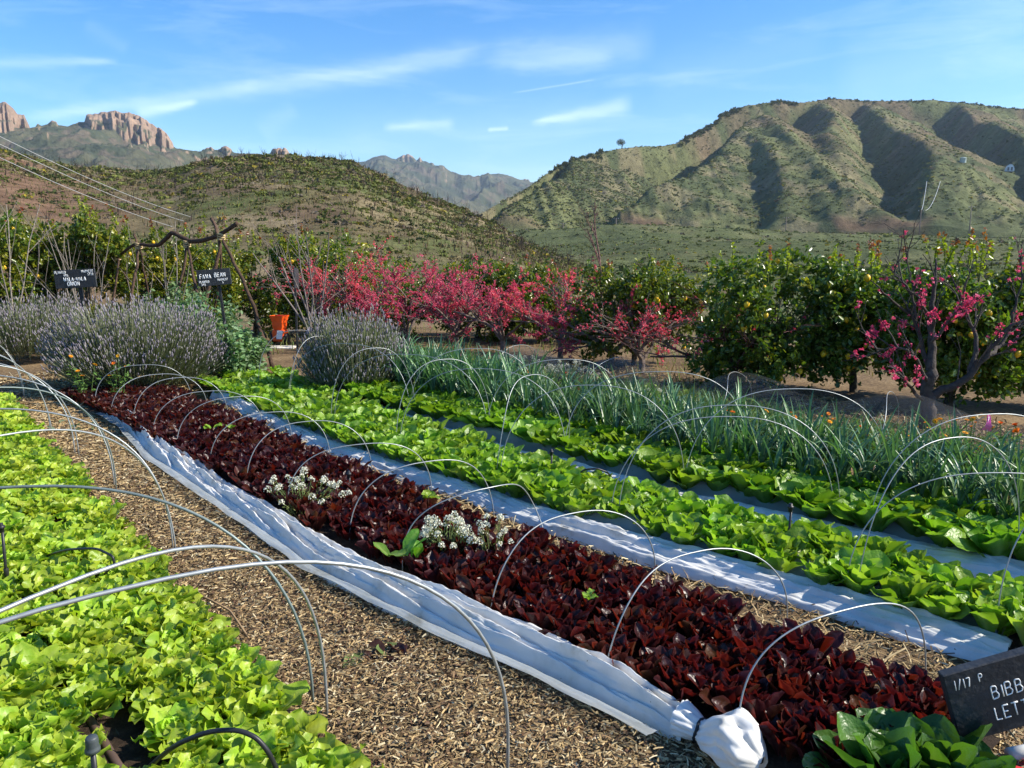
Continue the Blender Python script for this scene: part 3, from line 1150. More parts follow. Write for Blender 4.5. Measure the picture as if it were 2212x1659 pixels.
def lettuce_mesh(name, mat, seed, n, L, W, pit_in, pit_out, cup, ruff, cols, cm, rad=0.02, nu=7, nv=8, sharp=1.25, rf=3.0, bend=1.2, edge=None, curl=0.7, twist=0.35, rnd=0.72):
    rg = np.random.default_rng(seed)
    mb = MB()
    for i in range(n):
        f = (i + 0.5) / n          # 0 heart .. 1 outermost
        az = i * 2.39996 + rg.normal() * 0.25
        p0 = pit_in + (pit_out - pit_in) * f + rg.normal() * 0.12
        p1 = p0 - curl * (0.35 + 0.65 * f) * rg.uniform(.6, 1.4)
        l = (L[0] + (L[1] - L[0]) * f ** 0.7) * rg.uniform(.85, 1.15)
        w = (W[0] + (W[1] - W[0]) * f ** 0.7) * rg.uniform(.85, 1.15)
        c = np.array(cols[rg.integers(len(cols))]) * rg.uniform(.85, 1.15)
        c = c * (1.12 - 0.2 * f)
        leaf(mb, rg, (cos(az) * rad * f, sin(az) * rad * f, 0.005 + 0.02 * (1 - f)), az, p0, p1, l, w, nu, nv, cup * rg.uniform(.5, 1.4), ruff, rf, c, np.array(cm), sharp, rg.normal() * twist, bend=bend, edge=edge, rnd=rnd)
    return mb.mesh(name, mat)


def plant_out(name, meshes, spots, label, cat, group, smin=.85, smax=1.15, seed=1, z=0.0):
    """each plant a thing of its own; copies share mesh data"""
    rg = np.random.default_rng(seed)
    vis = [p for p in spots if seen(p)]
    vis.sort(key=lambda p: p[0] ** 2 + p[1] ** 2)
    for p in vis[:299]:
        o = inst(name, meshes[rg.integers(len(meshes))], (p[0], p[1], p[2] + z), rg.random() * 6.28, rg.uniform(smin, smax), tilt=(rg.normal() * .06, rg.normal() * .06))
        tag(o, label, cat, group)
    rest = vis[299:]
    return rest


def interp_edge(pts):
    a = np.array(sorted(pts))
    return lambda u: np.interp(u, a[:, 0], a[:, 1])


def hoop(A, B, h, r, mat, label, group, lean=0.0, seed=0, sq=0.78, name='wire_hoop', sides=8):
    rg = np.random.default_rng(seed)
    A, B = np.asarray(A, float), np.asarray(B, float)
    s = np.linspace(0, 1, 44)
    ph = pi * s
    c = np.cos(ph)
    x = -np.sign(c) * np.abs(c) ** sq
    zt = np.sin(ph) ** 0.82
    mid, hf = (A + B) / 2, (B - A) / 2
    side = nrm(np.cross(hf, [0, 0, 1]))
    k1, k2 = rg.normal(size=2) * 0.02
    P = mid + x[:, None] * hf + np.array([0, 0, 1]) * (zt * h)[:, None] + side * (lean * zt + k1 * np.sin(2 * ph) + k2 * np.sin(3 * ph))[:, None]
    P[0, 2] = A[2] - 0.03
    P[-1, 2] = B[2] - 0.03
    o_ = (A + B) / 2
    mb = MB()
    mb.tube(P - o_, r, sides)
    o = mb.build(name, mat, loc=tuple(o_))
    return tag(o, label, 'hoop', group)


# ------------------------------------------------------------------ beds
E_LEFT = interp_edge([(9.9, 1.42), (7.18, 1.22), (5.62, 1.18), (4.49, 1.12), (3.42, 1.06), (2.6, 1.06), (2.0, 1.0), (1.3, 0.96), (0, .95)])
E_RED = interp_edge([(0, 2.10), (2.0, 2.07), (3.0, 2.01), (9.5, 1.99)])
BEDS = {'left': (0.6, 9.9, lambda u: u * 0 - 0.35, E_LEFT),
        'red': (0.78, 9.2, E_RED, interp_edge([(0, 2.74), (2.2, 2.70), (4.4, 2.66), (6, 2.72), (9.5, 2.84)])),
        'green': (0.55, 9.6, interp_edge([(0, 3.42), (1.2, 3.42), (2.5, 3.30), (4.2, 3.16), (6, 3.14), (9.6, 3.35)]), interp_edge([(0, 3.85), (3.6, 3.72), (5, 3.78), (6.3, 3.88), (8.5, 4.15), (10, 4.6)])),
        'bibb': (0.5, 7.6, interp_edge([(0, 4.52), (2, 4.40), (3, 4.30), (7.6, 4.36)]), interp_edge([(0, 4.78), (7.6, 4.62)])),
        'leek': (0.5, 8.3, interp_edge([(0, 4.80), (3, 4.66), (8, 4.72)]), interp_edge([(0, 5.45), (4, 5.30), (8, 5.35)]))}
mb = MB()
for k, (u0, u1, eL, eR) in BEDS.items():
    us = np.linspace(u0 - .15, u1 + .1, 90)
    q = np.linspace(0, 1, 14)
    a, b = eL(us) - .06, eR(us) + .06
    Wg = a[:, None] + (b - a)[:, None] * q
    zg = 0.035 * np.sin(pi * q)[None] ** .5 + (fbm(us[:, None] * 9, Wg * 9, 7, 3) - .5) * .03 + .012
    V = UD * us[:, None, None] + WD * Wg[..., None]
    V[..., 2] = zg
    m2 = MB()
    m2.grid(V)
    o = m2.build('bed_soil', M_SOIL)
    o['kind'] = 'structure'


def rows(bed, du, n_rows, jit=0.02, seed=1, inset=0.05, u1=None):
    rg = np.random.default_rng(seed)
    u0, ue, eL, eR = BEDS[bed]
    ue = u1 or ue
    out = []
    nu_ = int((ue - u0) / du)
    for i in range(nu_):
        for j in range(n_rows):
            u = u0 + (i + (0.5 if j % 2 else 0)) * du + rg.normal() * jit
            a, b = float(eL(u)) + inset, float(eR(u)) - inset
            w = a + (b - a) * (j / max(1, n_rows - 1)) + rg.normal() * jit
            out.append(RW(u, w, 0.03))
    return out


# left bed: loose-leaf lettuce
LC = [(0.30, 0.46, 0.030), (0.35, 0.50, 0.035), (0.25, 0.41, 0.028), (0.40, 0.50, 0.045)]
me_left = [lettuce_mesh('loose_leaf_lettuce', M_LETT, 20 + k, 19, (.06, .125), (.022, .046), 1.35, 0.75, .25, .012, LC, (.42, .52, .10), .03, 7, 8, 1.15, 2.6, 1.3, edge=(.45, .55, .06), curl=0.8, twist=.5) for k in range(6)]
gap = [UW(G(90, 1420)), UW(G(260, 1659))]
gw = sum(g[1] for g in gap) / 2
spots = [p for p in rows('left', 0.135, 10, 0.02, 3) if not (abs(UW(p)[1] - gw) < 0.075 and UW(p)[0] < 2.75)]
rest = plant_out('loose_leaf_lettuce', me_left, spots, 'bright yellow-green loose-leaf lettuce growing in the dense bed at the left of the photo', 'lettuce', 'yellow-green lettuces in the left bed', .9, 1.2, 4)


def as_stuff(name, meshes, spots, mat, seed):
    """the plants past the first three hundred, as one object"""
    rg = np.random.default_rng(seed)
    vis = [p for p in spots]
    if not vis:
        return
    mb = MB()
    data = []
    for me in meshes:
        co = np.zeros(len(me.vertices) * 3, np.float32)
        me.vertices.foreach_get('co', co)
        cc = np.zeros(len(me.vertices) * 4, np.float32)
        me.attributes['col'].data.foreach_get('color', cc)
        lv = np.zeros(len(me.loops), np.int32)
        me.loops.foreach_get('vertex_index', lv)
        data.append((co.reshape(-1, 3), cc.reshape(-1, 4)[:, :3], lv.reshape(-1, 4)))
    for p in vis:
        co, cc, F = data[rg.integers(len(data))]
        a, s = rg.random() * 6.28, rg.uniform(.9, 1.15)
        Rm = np.array([[cos(a), -sin(a), 0], [sin(a), cos(a), 0], [0, 0, 1]]) * s
        mb.add(co @ Rm.T + np.asarray(p), F, cc * rg.uniform(.88, 1.12))
    o = mb.build(name, mat)
    o['kind'] = 'stuff'
    return o


as_stuff('loose_leaf_lettuce_mass', me_left, rest, M_LETT, 5)

# red bed
RC = [(0.036, 0.0065, 0.008), (0.048, 0.009, 0.009), (0.026, 0.0055, 0.009), (0.055, 0.019, 0.008), (0.020, 0.005, 0.009)]
me_red = [lettuce_mesh('red_lettuce', M_RED, 40 + k, 20, (.075, .135), (.019, .031), 1.52, 1.12, .55, .003, RC, (.09, .02, .016), .035, 7, 7, 1.45, 1.5, 1.3, edge=(.11, .03, .028), curl=0.42, twist=.6, rnd=.5) for k in range(6)]
spots = rows('red', 0.135, 6, 0.024, 7, 0.04)
ALY = [UW(G(640, 1075)), UW(G(965, 1195)), UW(G(1060, 1190))]
spots = [p for p in spots if all(np.hypot(UW(p)[0] - a[0], UW(p)[1] - a[1]) > 0.10 for a in ALY)]
spots += [RW(9.25 + .15 * k, 1.95 + .13 * j + .05 * (k % 2), .02) for k in range(3) for j in range(6)]
rest = plant_out('red_lettuce', me_red, spots, 'dark maroon lettuce head in the red bed between two white row covers', 'lettuce', 'dark red lettuces in the second bed', .9, 1.2, 8)
as_stuff('red_lettuce_mass', me_red, rest, M_RED, 6)

# green bed
GC = [(0.19, 0.34, 0.026), (0.24, 0.39, 0.034), (0.29, 0.43, 0.055), (0.15, 0.29, 0.024)]
me_grn = [lettuce_mesh('round_leaf_lettuce', M_ROMA, 60 + k, 24, (.085, .17), (.030, .050), 1.50, 0.98, .34, .006, GC, (.34, .47, .13), .04, 7, 8, 1.6, 1.6, 1.5, curl=0.5, twist=.5, rnd=.5) for k in range(6)]
spots = rows('green', 0.175, 4, 0.025, 9, 0.04)
rest = plant_out('round_leaf_lettuce', me_grn, spots, 'leafy mid-green lettuce head in the long bed between the red lettuces and the leeks', 'lettuce', 'mid-green lettuces in the third bed', .85, 1.2, 10)
as_stuff('round_leaf_lettuce_mass', me_grn, rest, M_ROMA, 7)

# bibb row in front of the leeks
BC = [(0.17, 0.31, 0.024), (0.21, 0.35, 0.030), (0.13, 0.26, 0.022)]
me_bib = [lettuce_mesh('butterhead_lettuce', M_ROMA, 80 + k, 22, (.10, .23), (.040, .075), 1.45, 0.85, .35, .010, BC, (.24, .38, .08), .03, 7, 8, 1.3, 2.0, 1.4, curl=0.4, twist=.4, rnd=.55) for k in range(5)]
spots = rows('bibb', 0.17, 3, 0.03, 11, -0.05)
plant_out('butterhead_lettuce', me_bib, spots, 'broad-leaved green lettuce head in the single row along the foot of the leeks', 'lettuce', 'broad green lettuces beside the leeks', .9, 1.2, 12)

# leeks
def leek_mesh(seed):
    rg = np.random.default_rng(seed)
    mb = MB()
    mb.tube([(0, 0, -.03), (0, 0, .08), (0, 0, .20)], [.012, .013, .010], 7, (0.30, 0.40, 0.16), False)
    n = rg.integers(7, 10)
    fan = rg.random() * pi
    for i in range(n):
        sgn = 1 if i % 2 else -1
        az = fan + (0 if sgn > 0 else pi) + rg.normal() * .35
        L = rg.uniform(.30, .56)
        p0 = 1.48 - .05 * i + rg.normal() * .05
        drop = rg.choice([rg.uniform(.1, .5), rg.uniform(1.0, 2.6)], p=[.45, .55])
        c = np.array([(0.085, 0.17, 0.085), (0.11, 0.21, 0.09), (0.07, 0.145, 0.09), (0.16, 0.26, 0.10)][rg.integers(4)])
        nv = 9
        v = np.linspace(0, 1, nv)
        pt = p0 - drop * v ** 2.2
        ds = L / (nv - 1)
        r = np.concatenate([[0], np.cumsum(np.cos((pt[1:] + pt[:-1]) / 2))]) * ds
        z = np.concatenate([[0], np.cumsum(np.sin((pt[1:] + pt[:-1]) / 2))]) * ds + .06 + .018 * i
        w = rg.uniform(.009, .015) * np.clip(1.05 - v ** 2.5, 0.03, 1)
        u = np.array([-1, 0, 1.])
        off = np.abs(u)[None] * w[:, None] * .55
        rr2 = r[:, None] - off * np.sin(pt)[:, None]
        zz2 = z[:, None] + off * np.cos(pt)[:, None]
        lat = u[None] * w[:, None]
        V = np.stack([rr2 * cos(az) - lat * sin(az), rr2 * sin(az) + lat * cos(az), zz2], -1)
        mb.grid(V, c)
    return mb.mesh('leek', M_LEEK)


me_leek = [leek_mesh(300 + k) for k in range(8)]
spots = rows('leek', 0.095, 6, 0.03, 13, 0.0)
rest = plant_out('leek', me_leek, spots, 'tall blue-green leek standing in the leek bed', 'leek', 'leeks in the bed behind the green lettuces', .68, 1.0, 14)
as_stuff('leek_mass', me_leek, rest, M_LEEK, 8)

# ------------------------------------------------------------------ straw on the paths
def straw():
    rg = np.random.default_rng(77)
    mb = MB()
    pal = np.array([(0.33, 0.225, 0.10), (0.42, 0.31, 0.155), (0.23, 0.145, 0.07), (0.13, 0.080, 0.045), (0.52, 0.43, 0.26), (0.27, 0.19, 0.085)])

    def lay(n, u, w, lmin, lmax, up=0.25):
        P = UD * u[:, None] + WD * w[:, None]
        P[:, 2] = rg.uniform(0.0, 0.022, n)
        d = np.hypot(P[:, 0], P[:, 1])
        grow = np.clip(d / 4.0, 1, 2.2)
        a = rg.random(n) * 6.28
        L = rg.uniform(lmin, lmax, n) * (0.5 + rg.random(n)) * grow
        wd = rg.uniform(.0012, .0034, n) * grow
        el = rg.normal(size=n) * up
        D = np.stack([np.cos(a) * np.cos(el), np.sin(a) * np.cos(el), np.sin(el)], -1)
        S = nrm(np.cross(D, np.array([0, 0, 1.0]) + rg.normal(size=(n, 3)) * .5))
        Nn = np.cross(S, D)
        T = np.array([(-1, -.5, 0), (1, -.5, 0), (1, 0, .55), (-1, 0, .55), (1, .5, 0), (-1, .5, 0)])
        F = [(0, 1, 2, 3), (3, 2, 4, 5)]
        c = pal[rg.choice(6, n, p=[.26, .22, .18, .14, .10, .10])] * rg.uniform(.75, 1.25, (n, 1))
        mb.scatter(T, F, P, S * wd[:, None], D * L[:, None], Nn * (L * .12)[:, None], c)
    n = 80000
    u = 0.6 + 10.5 * rg.random(n) ** 1.5
    w = E_LEFT(u) - .05 + rg.random(n) * (2.05 - E_LEFT(u))
    lay(n, u, w, .008, .030, .14)
    n = 9000
    u = 0.3 + 8 * rg.random(n) ** 1.3
    lay(n, u, rg.uniform(2.62, 3.22, n), .03, .10, .35)
    n = 9000
    lay(n, rg.uniform(8.8, 12, n), rg.uniform(1.3, 4.6, n), .02, .06)
    n = 5000
    lay(n, rg.uniform(0.0, 1.0, n), rg.uniform(1.6, 3.2, n), .02, .08)
    n = 9000
    lay(n, rg.uniform(0, 9, n), rg.uniform(6.2, 8.4, n), .03, .07, .4)
    o = mb.build('straw_mulch', M_STRAW)
    o['kind'] = 'stuff'
    # darker decayed bits, chips and clods between the straw
    mb = MB()
    n = 9000
    u = 0.6 + 10 * rg.random(n) ** 1.4
    w = E_LEFT(u) - .1 + rg.random(n) * (2.0 - E_LEFT(u))
    P = UD * u[:, None] + WD * w[:, None]
    P[:, 2] = rg.uniform(-.005, .015, n)
    T, F = clump_template(rg, 6, .7)
    sz = rg.uniform(.004, .015, n)
    X = nrm(rg.normal(size=(n, 3))) * sz[:, None]
    Yv = nrm(rg.normal(size=(n, 3))) * sz[:, None]
    mb.scatter(T, F, P, X, Yv, np.cross(nrm(X), nrm(Yv)) * sz[:, None], np.array([(0.05, 0.032, 0.02), (0.09, 0.06, 0.035), (0.12, 0.055, 0.03)])[rg.integers(0, 3, n)])
    o = mb.build('mulch_crumbs', M_STRAW)
    o['kind'] = 'stuff'


straw()

# ------------------------------------------------------------------ white row covers bundled along the beds
def row_cover(label, path, width, height, seed, knot=False, sheer=None):
    rg = np.random.default_rng(seed)
    a = np.array(path, float)
    d = np.concatenate([[0], np.cumsum(np.hypot(*np.diff(a, axis=0).T))])
    ns = int(d[-1] / 0.013)
    s = np.linspace(0, d[-1], ns)
    U, Wc = np.interp(s, d, a[:, 0]), np.interp(s, d, a[:, 1])
    k = np.ones(27) / 27
    U = np.convolve(np.pad(U, 13, 'edge'), k, 'valid')
    Wc = np.convolve(np.pad(Wc, 13, 'edge'), k, 'valid')
    wd = np.interp(s, d, width) * (1 + .18 * (fbm(s * 1.3, s * 0, seed, 3) - .5))
    ht = np.interp(s, d, height) * (1 + .5 * (fbm(s * 1.7, s * 0 + 4, seed + 1, 3) - .5))
    nq = 90
    q = np.linspace(0, 1, nq)
    dirU, dirW = np.gradient(U), np.gradient(Wc)
    ln = np.hypot(dirU, dirW)
    pu, pw = -dirW / ln, dirU / ln
    lat = (q[None] - .5) * wd[:, None]
    edge = (fbm(s[:, None] * 3.2, q[None] * 0 + 3, seed + 5, 3) - .5) * .07
    lat = lat + edge * (np.abs(q[None] - .5) * 2) ** 2
    arch = np.sin(pi * q) ** 0.55
    drift = (fbm(s * .8, s * 0 + 8, seed + 7, 3) - .5) * 1.4
    qq = q[None] + .10 * drift[:, None] * np.sin(pi * q)[None]
    tws = .9 * s[:, None] * (1.0 if knot else .25)
    fold = .5 * np.abs(np.sin(pi * (3.3 * qq + .9 * drift[:, None] + tws))) + .3 * np.abs(np.sin(pi * (7.1 * qq - .6 * drift[:, None] + .4 + 1.7 * tws)))
    fold = fold + .7 * fbm(s[:, None] * 2.4, qq * 9, seed + 9, 4)
    fine = (fbm(s[:, None] * 7 + qq * 9, qq * 14 - s[:, None] * 3, seed + 11, 4, True) - .5) + .8 * (fbm(s[:, None] * 16, qq * 9, seed + 17, 3) - .5)
    Z = ht[:, None] * arch[None] * (.34 + .62 * fold) + .022 * fine * arch[None] + .006
    UU = U[:, None] + pu[:, None] * -lat
    WW = Wc[:, None] + pw[:, None] * -lat
    c = UD * float(U.mean()) + WD * float(Wc.mean())
    V = UD * UU[..., None] + WD * WW[..., None]
    V[..., 2] = Z
    mb = MB()
    mb.grid(V - c)
    root = mb.build('row_cover', M_CLOTH, loc=tuple(c))
    tag(root, label, 'row cover')
    if knot:
        # the gathered, twisted tail of the cloth, tied off
        p0 = RW(U[0], Wc[0], .07) - c
        dn = nrm(UD * (U[0] - U[24]) + WD * (Wc[0] - Wc[24]))
        mb = MB()
        n = 46
        t = np.linspace(0, 1, n)
        m = 90
        ang = np.linspace(0, 2 * pi, m)
        rad = np.interp(t, [0, .15, .28, .40, .62, .85, 1], [.062, .050, .036, .060, .080, .074, .022])
        pl = .86 + .30 * np.abs(np.sin(ang[None] * 2 + t[:, None] * 4 + .5)) * (.4 + t[:, None]) + .13 * np.abs(np.sin(ang[None] * 6.5 - t[:, None] * 5)) + .30 * (fbm(np.cos(ang)[None] * 2.2 + 5, np.sin(ang)[None] * 2.2 + t[:, None] * 5, seed + 21, 4) - .5)
        sd = nrm(np.cross(dn, [0, 0, 1]))
        cen = p0[None] + dn[None] * (t * .30 - .03)[:, None] + np.array([0, 0, 1])[None] * (np.interp(t, [0, .3, .6, 1], [0, -.012, .02, -.02]))[:, None]
        V = cen[:, None] + (rad[:, None] * pl)[..., None] * (np.cos(ang)[None, :, None] * sd + np.sin(ang)[None, :, None] * np.array([0, 0, .9]))
        mb.grid(V)
        mb.build('knotted_end', M_CLOTH, root)
        mb = MB()
        i = int(n * .28)
        mb.tube(np.array([cen[i] + .04 * (np.cos(x) * sd + np.sin(x) * np.array([0, 0, .9])) + dn * .004 * np.sin(3 * x) for x in np.linspace(0, 2 * pi, 24)]), .006, 6)
        mb.build('tie', M_POST, root)
    if sheer:
        lo, hi, zz = sheer
        us = np.linspace(U[0] + .05, U[-1] - .3, 160)
        wl = np.interp(us, U, Wc) if U[-1] > U[0] else np.interp(us, U[::-1], Wc[::-1])
        q2 = np.linspace(0, 1, 16)
        Wg = wl[:, None] + lo + (hi - lo) * q2[None] + .02 * (fbm(us[:, None] * 2, q2[None] * 0, seed + 13, 2) - .5) * q2[None] * 3
        V = UD * us[:, None, None] + WD * Wg[..., None]
        V[..., 2] = zz * sstep(0, .6, q2)[None] + .014 + .02 * fbm(us[:, None] * 5, q2[None] * 5, seed + 15, 3)
        mb = MB()
        mb.grid(V - c)
        mb.build('sheer_edge', M_SHEER, root)
    return root


row_cover('white row cover bundled along the left side of the red lettuces, its near end knotted',
          [(1.30, 2.00), (1.6, 1.99), (2.0, 1.97), (2.4, 1.90), (3.0, 1.85), (3.3, 1.82), (3.9, 1.84), (4.9, 1.87), (6.3, 1.93), (7.5, 2.06), (8.3, 2.10), (8.62, 2.12)],
          [.09, .15, .18, .19, .20, .21, .22, .23, .24, .22, .18, .12], [.09, .14, .14, .13, .12, .11, .10, .10, .11, .12, .13, .12], 31, knot=True, sheer=(-.06, -.17, .035))
row_cover('white row cover lying between the straw strip and the mid-green lettuces',
          [(.75, 3.40), (1.0, 3.37), (1.5, 3.34), (2.0, 3.24), (2.5, 3.17), (3.1, 3.11), (3.7, 3.13), (4.5, 3.07), (5.9, 3.05), (7.3, 3.15), (8.2, 3.22), (8.6, 3.22)],
          [.30, .30, .29, .30, .29, .28, .25, .25, .24, .24, .2, .14], [.05, .07, .085, .085, .08, .07, .065, .06, .06, .07, .09, .10], 51, sheer=(.06, .30, .09))
row_cover('grey-white row cover half hidden between the mid-green lettuces and the broad lettuces by the leeks',
          [(.3, 4.36), (1.0, 4.32), (1.6, 4.22), (2.4, 4.12), (3.0, 4.03), (5, 4.00), (6, 4.1), (7.1, 4.22)],
          [.40, .40, .36, .32, .28, .26, .22, .18], [.07, .07, .065, .06, .06, .06, .06, .06], 71, sheer=(.10, .24, .10))

# ------------------------------------------------------------------ hoops
ORD = ['nearest', 'second', 'third', 'fourth', 'fifth', 'sixth', 'seventh', 'eighth', 'ninth', 'tenth', 'eleventh', 'twelfth', 'thirteenth', 'fourteenth']


def ordinal(i):
    return 'nearest to the camera' if i == 0 else ORD[i] + ' counting from the camera'


for i, (ul, ur) in enumerate([(1.17, 0.93), (1.75, 1.5), (2.38, 2.17), (3.07, 2.9), (3.62, 3.4), (4.3, 4.05), (4.95, 4.73), (5.65, 5.35), (6.25, 6.1), (6.91, 6.65), (7.51, 7.35), (8.1, 7.95), (8.75, 8.5)]):
    wl = 2.03 + .02 * math.sin(i * 2.1)
    hoop(RW(ul, wl), RW(ur, 2.90 + .03 * math.sin(i * 1.7)), .43 + .02 * math.sin(i * 3.3), .0031, M_WIRE, f'thin wire hoop arching over the dark red lettuces, {ordinal(i)}', 'wire hoops over the red bed', .03 * math.sin(i * 5), 10 + i)
LB = [  # right foot, left foot (u, w), height, wire
    ((1.60, 1.42), (1.75, -.55), .90, M_WIRE, .0052), ((2.27, 1.17), (1.55, -.50), .86, M_WIRE, .0052), ((2.37, 1.17), (3.35, -.45), .86, M_DWIRE, .0052),
    ((4.14, 1.29), (3.5, -.40), .84, M_WIRE, .0046), ((4.22, 1.30), (5.0, -.35), .84, M_WIRE, .0046), ((5.58, 1.38), (4.9, -.3), .84, M_DWIRE, .0046),
    ((5.70, 1.40), (6.5, -.25), .84, M_WIRE, .0046), ((6.75, 1.42), (6.3, -.2), .84, M_WIRE, .0046), ((6.88, 1.42), (7.6, -.15), .82, M_WIRE, .0046),
    ((7.83, 1.45), (7.4, -.1), .84, M_WIRE, .0046), ((7.95, 1.46), (8.8, -.05), .82, M_WIRE, .0046), ((9.9, 1.60), (9.3, .0), .84, M_WIRE, .0046), ((10.05, 1.62), (10.8, .1), .84, M_WIRE, .0046)]
for i, (r_f, l_f, h, m, rad) in enumerate(LB):
    kind = 'dark green-grey' if m is M_DWIRE else 'pale grey'
    hoop(RW(*r_f), RW(*l_f), h, rad, m, f'{kind} hoop over the left bed, path-side foot {ordinal(i)}', 'hoops laced over the left bed', 0.0, 40 + i, .80)
GB = [((.86, 3.46), (.35, 4.4), .78), ((1.42, 3.42), (1.05, 4.42), .80), ((1.47, 3.42), (.62, 4.45), .66), ((2.80, 3.36), (1.94, 4.34), .80), ((2.86, 3.36), (1.98, 4.36), .72),
      ((3.81, 3.32), (2.95, 4.22), .80), ((3.86, 3.32), (4.03, 4.2), .80), ((5.07, 3.35), (4.06, 4.22), .78), ((5.12, 3.35), (5.02, 4.26), .80), ((6.3, 3.45), (5.06, 4.26), .78),
      ((6.36, 3.45), (6.2, 4.3), .78), ((7.5, 3.6), (6.3, 4.3), .76), ((7.56, 3.6), (7.6, 4.4), .78), ((8.5, 3.7), (8.3, 4.6), .78)]
for i, (a, b, h) in enumerate(GB):
    hoop(RW(*a), RW(*b), h * .93, .0027, M_WIRE, f'tall hoop over the mid-green lettuces, left foot {ordinal(i)}', 'wire hoops over the green bed', 0.0, 70 + i, .82)
KB = [((1.75, 4.30), (1.0, 5.45), .76), ((2.95, 4.22), (2.1, 5.4), .76), ((4.05, 4.2), (3.2, 5.4), .76), ((5.05, 4.25), (4.4, 5.4), .74), ((6.3, 4.3), (5.6, 5.4), .72)]
for i, (a, b, h) in enumerate(KB):
    hoop(RW(*a), RW(*b), h * .93, .0027, M_WIRE, f'wide wire hoop spanning the leek bed, {ordinal(i)}', 'wire hoops over the leek bed', 0.0, 90 + i, .80)

# ------------------------------------------------------------------ irrigation bits
def riser(px, py, top, label, kind=0):
    p = G(px, py)
    t = thing('sprinkler_riser', label, 'sprinkler', tuple(p))
    mb = MB()
    mb.tube([(0, 0, -.03), (0, 0, top * .55), (0.004, 0, top)], .0065, 8)
    mb.build('riser_tube', M_BLACK, t)
    mb = MB()
    mb.lathe([(0, top + .030), (.009, top + .030), (.010, top + .018), (.016, top + .017), (.016, top + .006), (.011, top + .004), (.011, top - .012), (.008, top - .016)], sides=12)
    mb.build('spray_head', M_BLACK, t)
    mb = MB()
    mb.lathe([(.010, top * .38 + .02), (.011, top * .38 + .018), (.011, top * .38 - .018), (.008, top * .38 - .02)], sides=10)
    mb.build('coupling', M_BLACK, t)
    return t


riser(756, 1092, .20, 'black sprinkler riser standing among the red lettuces near the far white flowers')
riser(1700, 1218, .30, 'black sprinkler riser in the mid-green lettuces toward the right of the photo')
riser(1190, 1062, .27, 'black sprinkler riser in the mid-green lettuces near the middle of the photo')
riser(20, 1292, .34, 'dark sprinkler riser in the left bed at the edge of the photo')
p = G(213, 1659 + 90)
t = thing('sprinkler_riser', 'ribbed grey sprinkler head at the bottom left, deep in the yellow-green lettuces', 'sprinkler', tuple(p))
mb = MB()
mb.tube([(0, 0, -.02), (0, 0, .19)], .008, 8)
mb.build('riser_tube', M_BLACK, t)
mb = MB()
pr = [(0, .235), (.014, .235), (.017, .230)] + [(.017 + .0012 * (k % 2), .226 - .004 * k) for k in range(7)] + [(.021, .198), (.021, .188), (.010, .186)]
mb.lathe(pr, sides=16)
mb.build('spray_head', surf('grey_plastic', (0.05, 0.06, 0.065), 0.5, 0.4, 0, .2, 40), t)


def tubing(pts, r, label, mat=M_BLACK, name='drip_tube', cat='tube'):
    P = np.array(pts, float)
    n = 40
    s = np.linspace(0, len(P) - 1, n)
    C = np.stack([np.interp(s, np.arange(len(P)), P[:, k]) for k in range(3)], -1)
    for _ in range(3):
        C[1:-1] = (C[:-2] + 2 * C[1:-1] + C[2:]) / 4
    c = C.mean(0) * np.array([1, 1, 0])
    mb = MB()
    mb.tube(C - c, r, 8)
    o = mb.build(name, mat, loc=tuple(c))
    return tag(o, label, cat)


tubing([G(100, 1200, .08), G(146, 1187, .18), G(208, 1184, .22), G(243, 1201, .21), G(248, 1218, .17), G(226, 1240, .10)], .006, 'black drip tube looping up out of the left bed, the farther of two')
tubing([G(320, 1659, .08), G(345, 1636, .14), G(382, 1607, .22), G(451, 1579, .27), G(514, 1576, .28), G(555, 1593, .26), G(583, 1628, .21), G(600, 1668, .14), G(605, 1700, .06)], .0075, 'black drip tube arching over the yellow-green lettuces at the bottom edge')
tubing([G(1225, 1045, .10), G(1262, 1014, .22), G(1290, 1012, .23), G(1312, 1020, .2), G(1322, 1032, .12)], .006, 'short black tube bent above the mid-green lettuces')
tubing([G(770, 1052, .10), G(800, 1050, .12), G(830, 1045, .13), G(852, 1036, .16)], .005, 'thin black tube sticking out from the sprinkler in the red bed')
tubing([RW(3.0, gw, .045), RW(2.4, gw, .04), RW(1.9, gw + .01, .045), RW(1.2, gw, .04)], .016, 'brown drip line lying in the bare gap of the left bed', M_PIPE, 'drip_line', 'drip line')
tubing([RW(2.7, gw + .05, .035), RW(2.2, gw + .045, .035), RW(1.2, gw + .05, .035)], .009, 'thin dark hose beside the brown drip line in the left bed', M_BLACK, 'drip_line', 'drip line')

